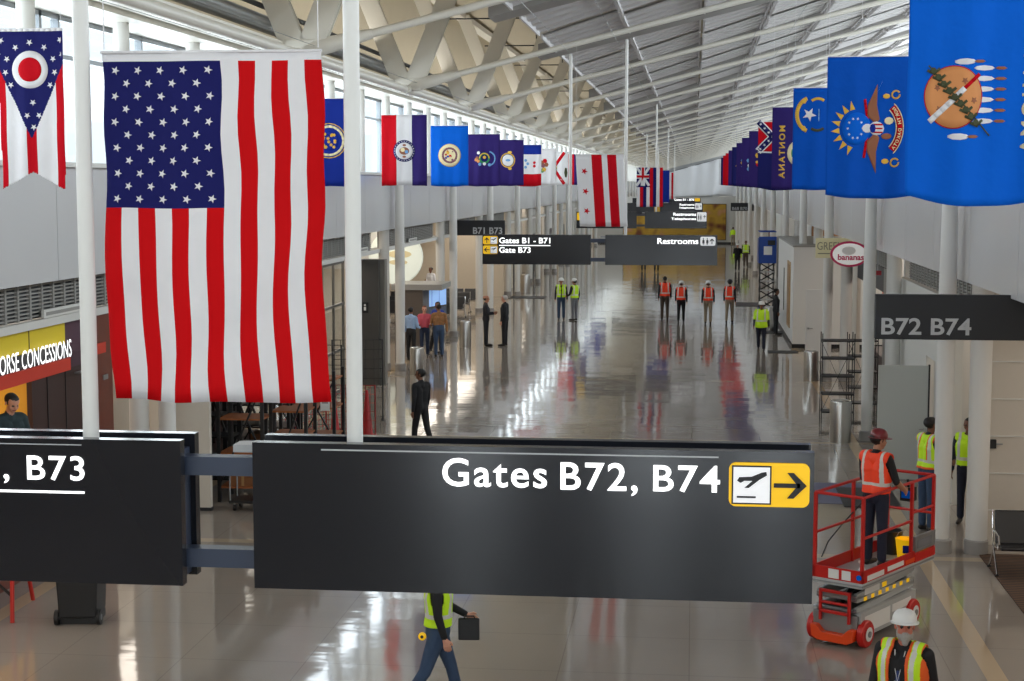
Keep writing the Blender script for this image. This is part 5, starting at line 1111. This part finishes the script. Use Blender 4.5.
MB().box(-.26, .52, 0, .08, 0, 2.3, mat('door_white', rgb(226, 226, 224), .4)).build('leaf', wd, smooth=False, bevel=.005); MB().tube([(-.18, -.05, 1.05), (-.04, -.05, 1.05)], .014, CHROME, 8).lathe([(.03, -.05), (.03, 0)], CHROME, 12, c=(-.18, 0, 1.05), ax='y').build('handle', wd)
kb = thing('white_kiosk', 'white box-shaped kiosk wall with a framed brown poster jutting into the hall', 'kiosk', (3.45, 56, 0))
MB().box(0, 5.5, 0, 10, 0, 3.5, mat('kiosk_white', rgb(222, 221, 218), .45, noise=.01)).build('walls', kb, smooth=False); MB().box(-.02, 5.5, -.02, 10.02, 0, .14, BLACK).build('base_strip', kb, smooth=False); MB().box(-.03, 5.5, -.03, 10.03, 3.5, 3.56, LOUV).build('top_cap', kb, smooth=False)
MB().box(-.03, .0, 1.6, 3.2, .55, 2.9, mat('frame_tan', rgb(176, 140, 88), .4)).box(-.035, -.03, 1.7, 3.1, .65, 2.8, mat('poster_brown', rgb(150, 112, 66), .5, noise=.6, nscale=3)).build('poster', kb, smooth=False); MB().box(-.03, 0, 5.4, 5.55, .9, 2.5, FRM).build('sign_strip', kb, smooth=False)
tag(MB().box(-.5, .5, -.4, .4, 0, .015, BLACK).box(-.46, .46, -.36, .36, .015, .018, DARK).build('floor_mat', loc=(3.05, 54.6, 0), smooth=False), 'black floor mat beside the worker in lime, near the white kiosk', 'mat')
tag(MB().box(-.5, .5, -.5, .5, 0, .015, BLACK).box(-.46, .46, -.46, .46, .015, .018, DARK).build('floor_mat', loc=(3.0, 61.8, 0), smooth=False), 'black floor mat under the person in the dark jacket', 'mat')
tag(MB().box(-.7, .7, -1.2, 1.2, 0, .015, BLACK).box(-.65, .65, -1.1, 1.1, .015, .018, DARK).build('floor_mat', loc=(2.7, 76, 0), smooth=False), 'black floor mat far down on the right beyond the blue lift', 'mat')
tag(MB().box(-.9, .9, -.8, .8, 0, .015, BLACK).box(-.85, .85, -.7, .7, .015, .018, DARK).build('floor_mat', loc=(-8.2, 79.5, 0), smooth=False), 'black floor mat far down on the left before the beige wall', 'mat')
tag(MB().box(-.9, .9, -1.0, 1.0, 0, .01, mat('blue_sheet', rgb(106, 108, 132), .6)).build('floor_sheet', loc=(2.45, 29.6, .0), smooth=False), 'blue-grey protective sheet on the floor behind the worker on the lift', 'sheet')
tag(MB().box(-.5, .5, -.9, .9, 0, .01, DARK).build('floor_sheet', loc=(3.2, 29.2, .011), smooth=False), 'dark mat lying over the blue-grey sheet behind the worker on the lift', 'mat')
# blue lift
bl = thing('blue_lift', 'blue scissor lift raised on crossed dark arms by the right columns', 'lift', (3.05, 67.5, 0))
BLU = mat('lift_blue', rgb(22, 70, 160), .4); MB().box(-.33, .33, -.6, .6, .12, .5, BLU).build('chassis', bl, smooth=False)
for x in (-.33, .33):
    for y in (-.45, .45): MB().lathe([(.03, -.04), (.14, -.04), (.14, .04), (.03, .04)], BLACK, 16, ax='x').build('wheel', bl, loc=(x, y, .14))
for k in range(5):
    z0, z1 = .5 + .38 * k, .88 + .38 * k; m = MB()
    for x in (-.28, .28): m.bar((x, -.55, z0), (x, .55, z1), .04, .06, DARK).bar((x, .55, z0), (x, -.55, z1), .04, .06, DARK)
    for y in (-.56,): m.bar((-.28, y, z0 + .02), (.28, y, z0 + .02), .06, .05, LG).bar((-.26, y, z0 + .05), (.26, y, z1 - .02), .05, .05, DARK).bar((.26, y, z0 + .05), (-.26, y, z1 - .02), .05, .05, DARK)
    m.build('scissor_arm', bl, smooth=False)
MB().box(-.36, .36, -.7, .7, 2.4, 2.52, BLU).box(-.36, .36, -.7, -.67, 2.52, 3.5, BLU).box(-.36, -.33, -.7, .7, 2.52, 3.4, BLU).build('platform', bl, smooth=False); MB().box(-.16, .18, -.71, -.70, 2.75, 3.1, HW).box(.0, .3, -.71, -.70, 3.15, 3.35, DARK).build('decals', bl, smooth=False); MB().tube([(-.34, -.68, 3.7), (.34, -.68, 3.7), (.34, .68, 3.7), (-.34, .68, 3.7)], .02, BLU, 6, closed=True).build('rail', bl)
# partition with mural far down the hall
MUR = bpy.data.materials.new('mural'); MUR.use_nodes = True; nt = MUR.node_tree; g = nt.nodes.new('ShaderNodeTexCoord'); n = nt.nodes.new('ShaderNodeTexNoise'); n.inputs['Scale'].default_value = .9; n.inputs['Detail'].default_value = 1
rp = nt.nodes.new('ShaderNodeValToRGB'); el = rp.color_ramp.elements; el[0].position = .3; el[0].color = (*rgb(120, 62, 34), 1); el[1].position = .48; el[1].color = (*rgb(204, 162, 52), 1); e = el.new(.62); e.color = (*rgb(198, 154, 60), 1); e = el.new(.72); e.color = (*rgb(210, 150, 110), 1)
nt.links.new(g.outputs['Object'], n.inputs['Vector']); nt.links.new(n.outputs['Fac'], rp.inputs[0]); nt.links.new(rp.outputs[0], nt.nodes['Principled BSDF'].inputs['Base Color'])
struct(MB().box(-9.0, 4.1, 152.2, 152.5, 0, 4.4, WHITE).build('wall_partition', smooth=False))
tag(MB().box(-6.6, 3.0, -.06, 0, .4, 3.7, MUR).box(-6.65, 3.05, -.03, .02, .35, 3.75, DARK).build('mural_board', loc=(0, 152.16, 0), smooth=False), 'wide golden-brown mural board on the white partition at the far end', 'mural')
struct(MB().box(-9.0, 4.1, 152.05, 152.2, 0, .15, BLACK).build('baseboard_partition', smooth=False))
# farther storefront blocks on both sides
GW = mat('far_wall_grey', rgb(176, 172, 164), .5); random.seed(5)
for k in range(9):
    y = 84 + 10.9 * k; c = [BEIGE, GW, WHITE][k % 3]
    struct(MB().box(-9.95, -9.8, y, y + 7.5, 0, 4.34, c).build('wall_shop_left', smooth=False)); struct(MB().box(-12, -9.8, y + 7.5, y + 7.7, 0, 4.34, GW).build('wall_shop_cross', smooth=False))
    tag(MB().box(0, .06, 0, 1.8, 0, 2.6, [FRM, GP, DWOOD][k % 3]).box(.06, .08, .2, 1.6, .3, 2.3, GP).build('shop_door', loc=(-9.795, y + 3, 0), smooth=False), 'dark framed shop door in the far left wall, number %d going back from the beige wall' % (k + 1), 'door')
for k in range(8):
    y = 68 + 10.9 * k
    struct(MB().box(4.9, 5.05, y, y + 8, 0, 4.24, [WHITE, CREAM][k % 2]).build('wall_shop_right', smooth=False)); struct(MB().box(4.9, 7, y - .2, y, 0, 4.24, [mat('far_brown', rgb(150, 110, 76), .6), CREAM][k % 2]).build('wall_shop_cross', smooth=False))
    tag(MB().box(-.06, 0, 0, 1.8, 0, 2.6, [GP, WOOD][k % 2]).box(-.08, -.06, .2, 1.6, .3, 2.3, FRM).build('shop_door', loc=(4.895, y + 3, 0), smooth=False), 'dark framed shop door in the far right wall, number %d going back from the white kiosk' % (k + 1), 'door')

# white dust sheet hung above the partition
ds = MB(); nu, nv = 60, 14
for j in range(nv + 1):
    for i in range(nu + 1):
        u = i / nu; v = j / nv; x = -4.6 + 8.6 * u; zt = 6.1 + 2.3 * u; zb = 4.45 + .5 * max(0, u - .6) * (1 - u) * 4
        ds.v.append((x, .18 * math.sin(u * 21 + v * 2.2) * (.3 + .7 * v) + .07 * math.sin(u * 47 + v), zt + (zb - zt) * v))
for j in range(nv):
    for i in range(nu): a = j * (nu + 1) + i; ds.f.append([a, a + nu + 1, a + nu + 2, a + 1]); ds.m.append(ds.mi(mat('dust_sheet', rgb(232, 234, 238), .8)))
t = thing('dust_sheet', 'white plastic dust sheet hung in folds above the partition at the far end', 'sheet', (0, 151.5, 0))
o = ds.build('sheet', t, ang=180); q = o.modifiers.new('solid', 'SOLIDIFY'); q.thickness = .01
MB().tube([(-4.7, 0, 6.08), (4.05, 0, 8.42)], .04, GALV, 8).build('top_pole', t)
for x, z in ((-4.6, 6.1), (-.3, 7.25), (3.9, 8.38)): MB().tube([(x, 0, z), (x, 0, ZPIPE(x) + .45)], .012, GALV, 6).build('tie', t)
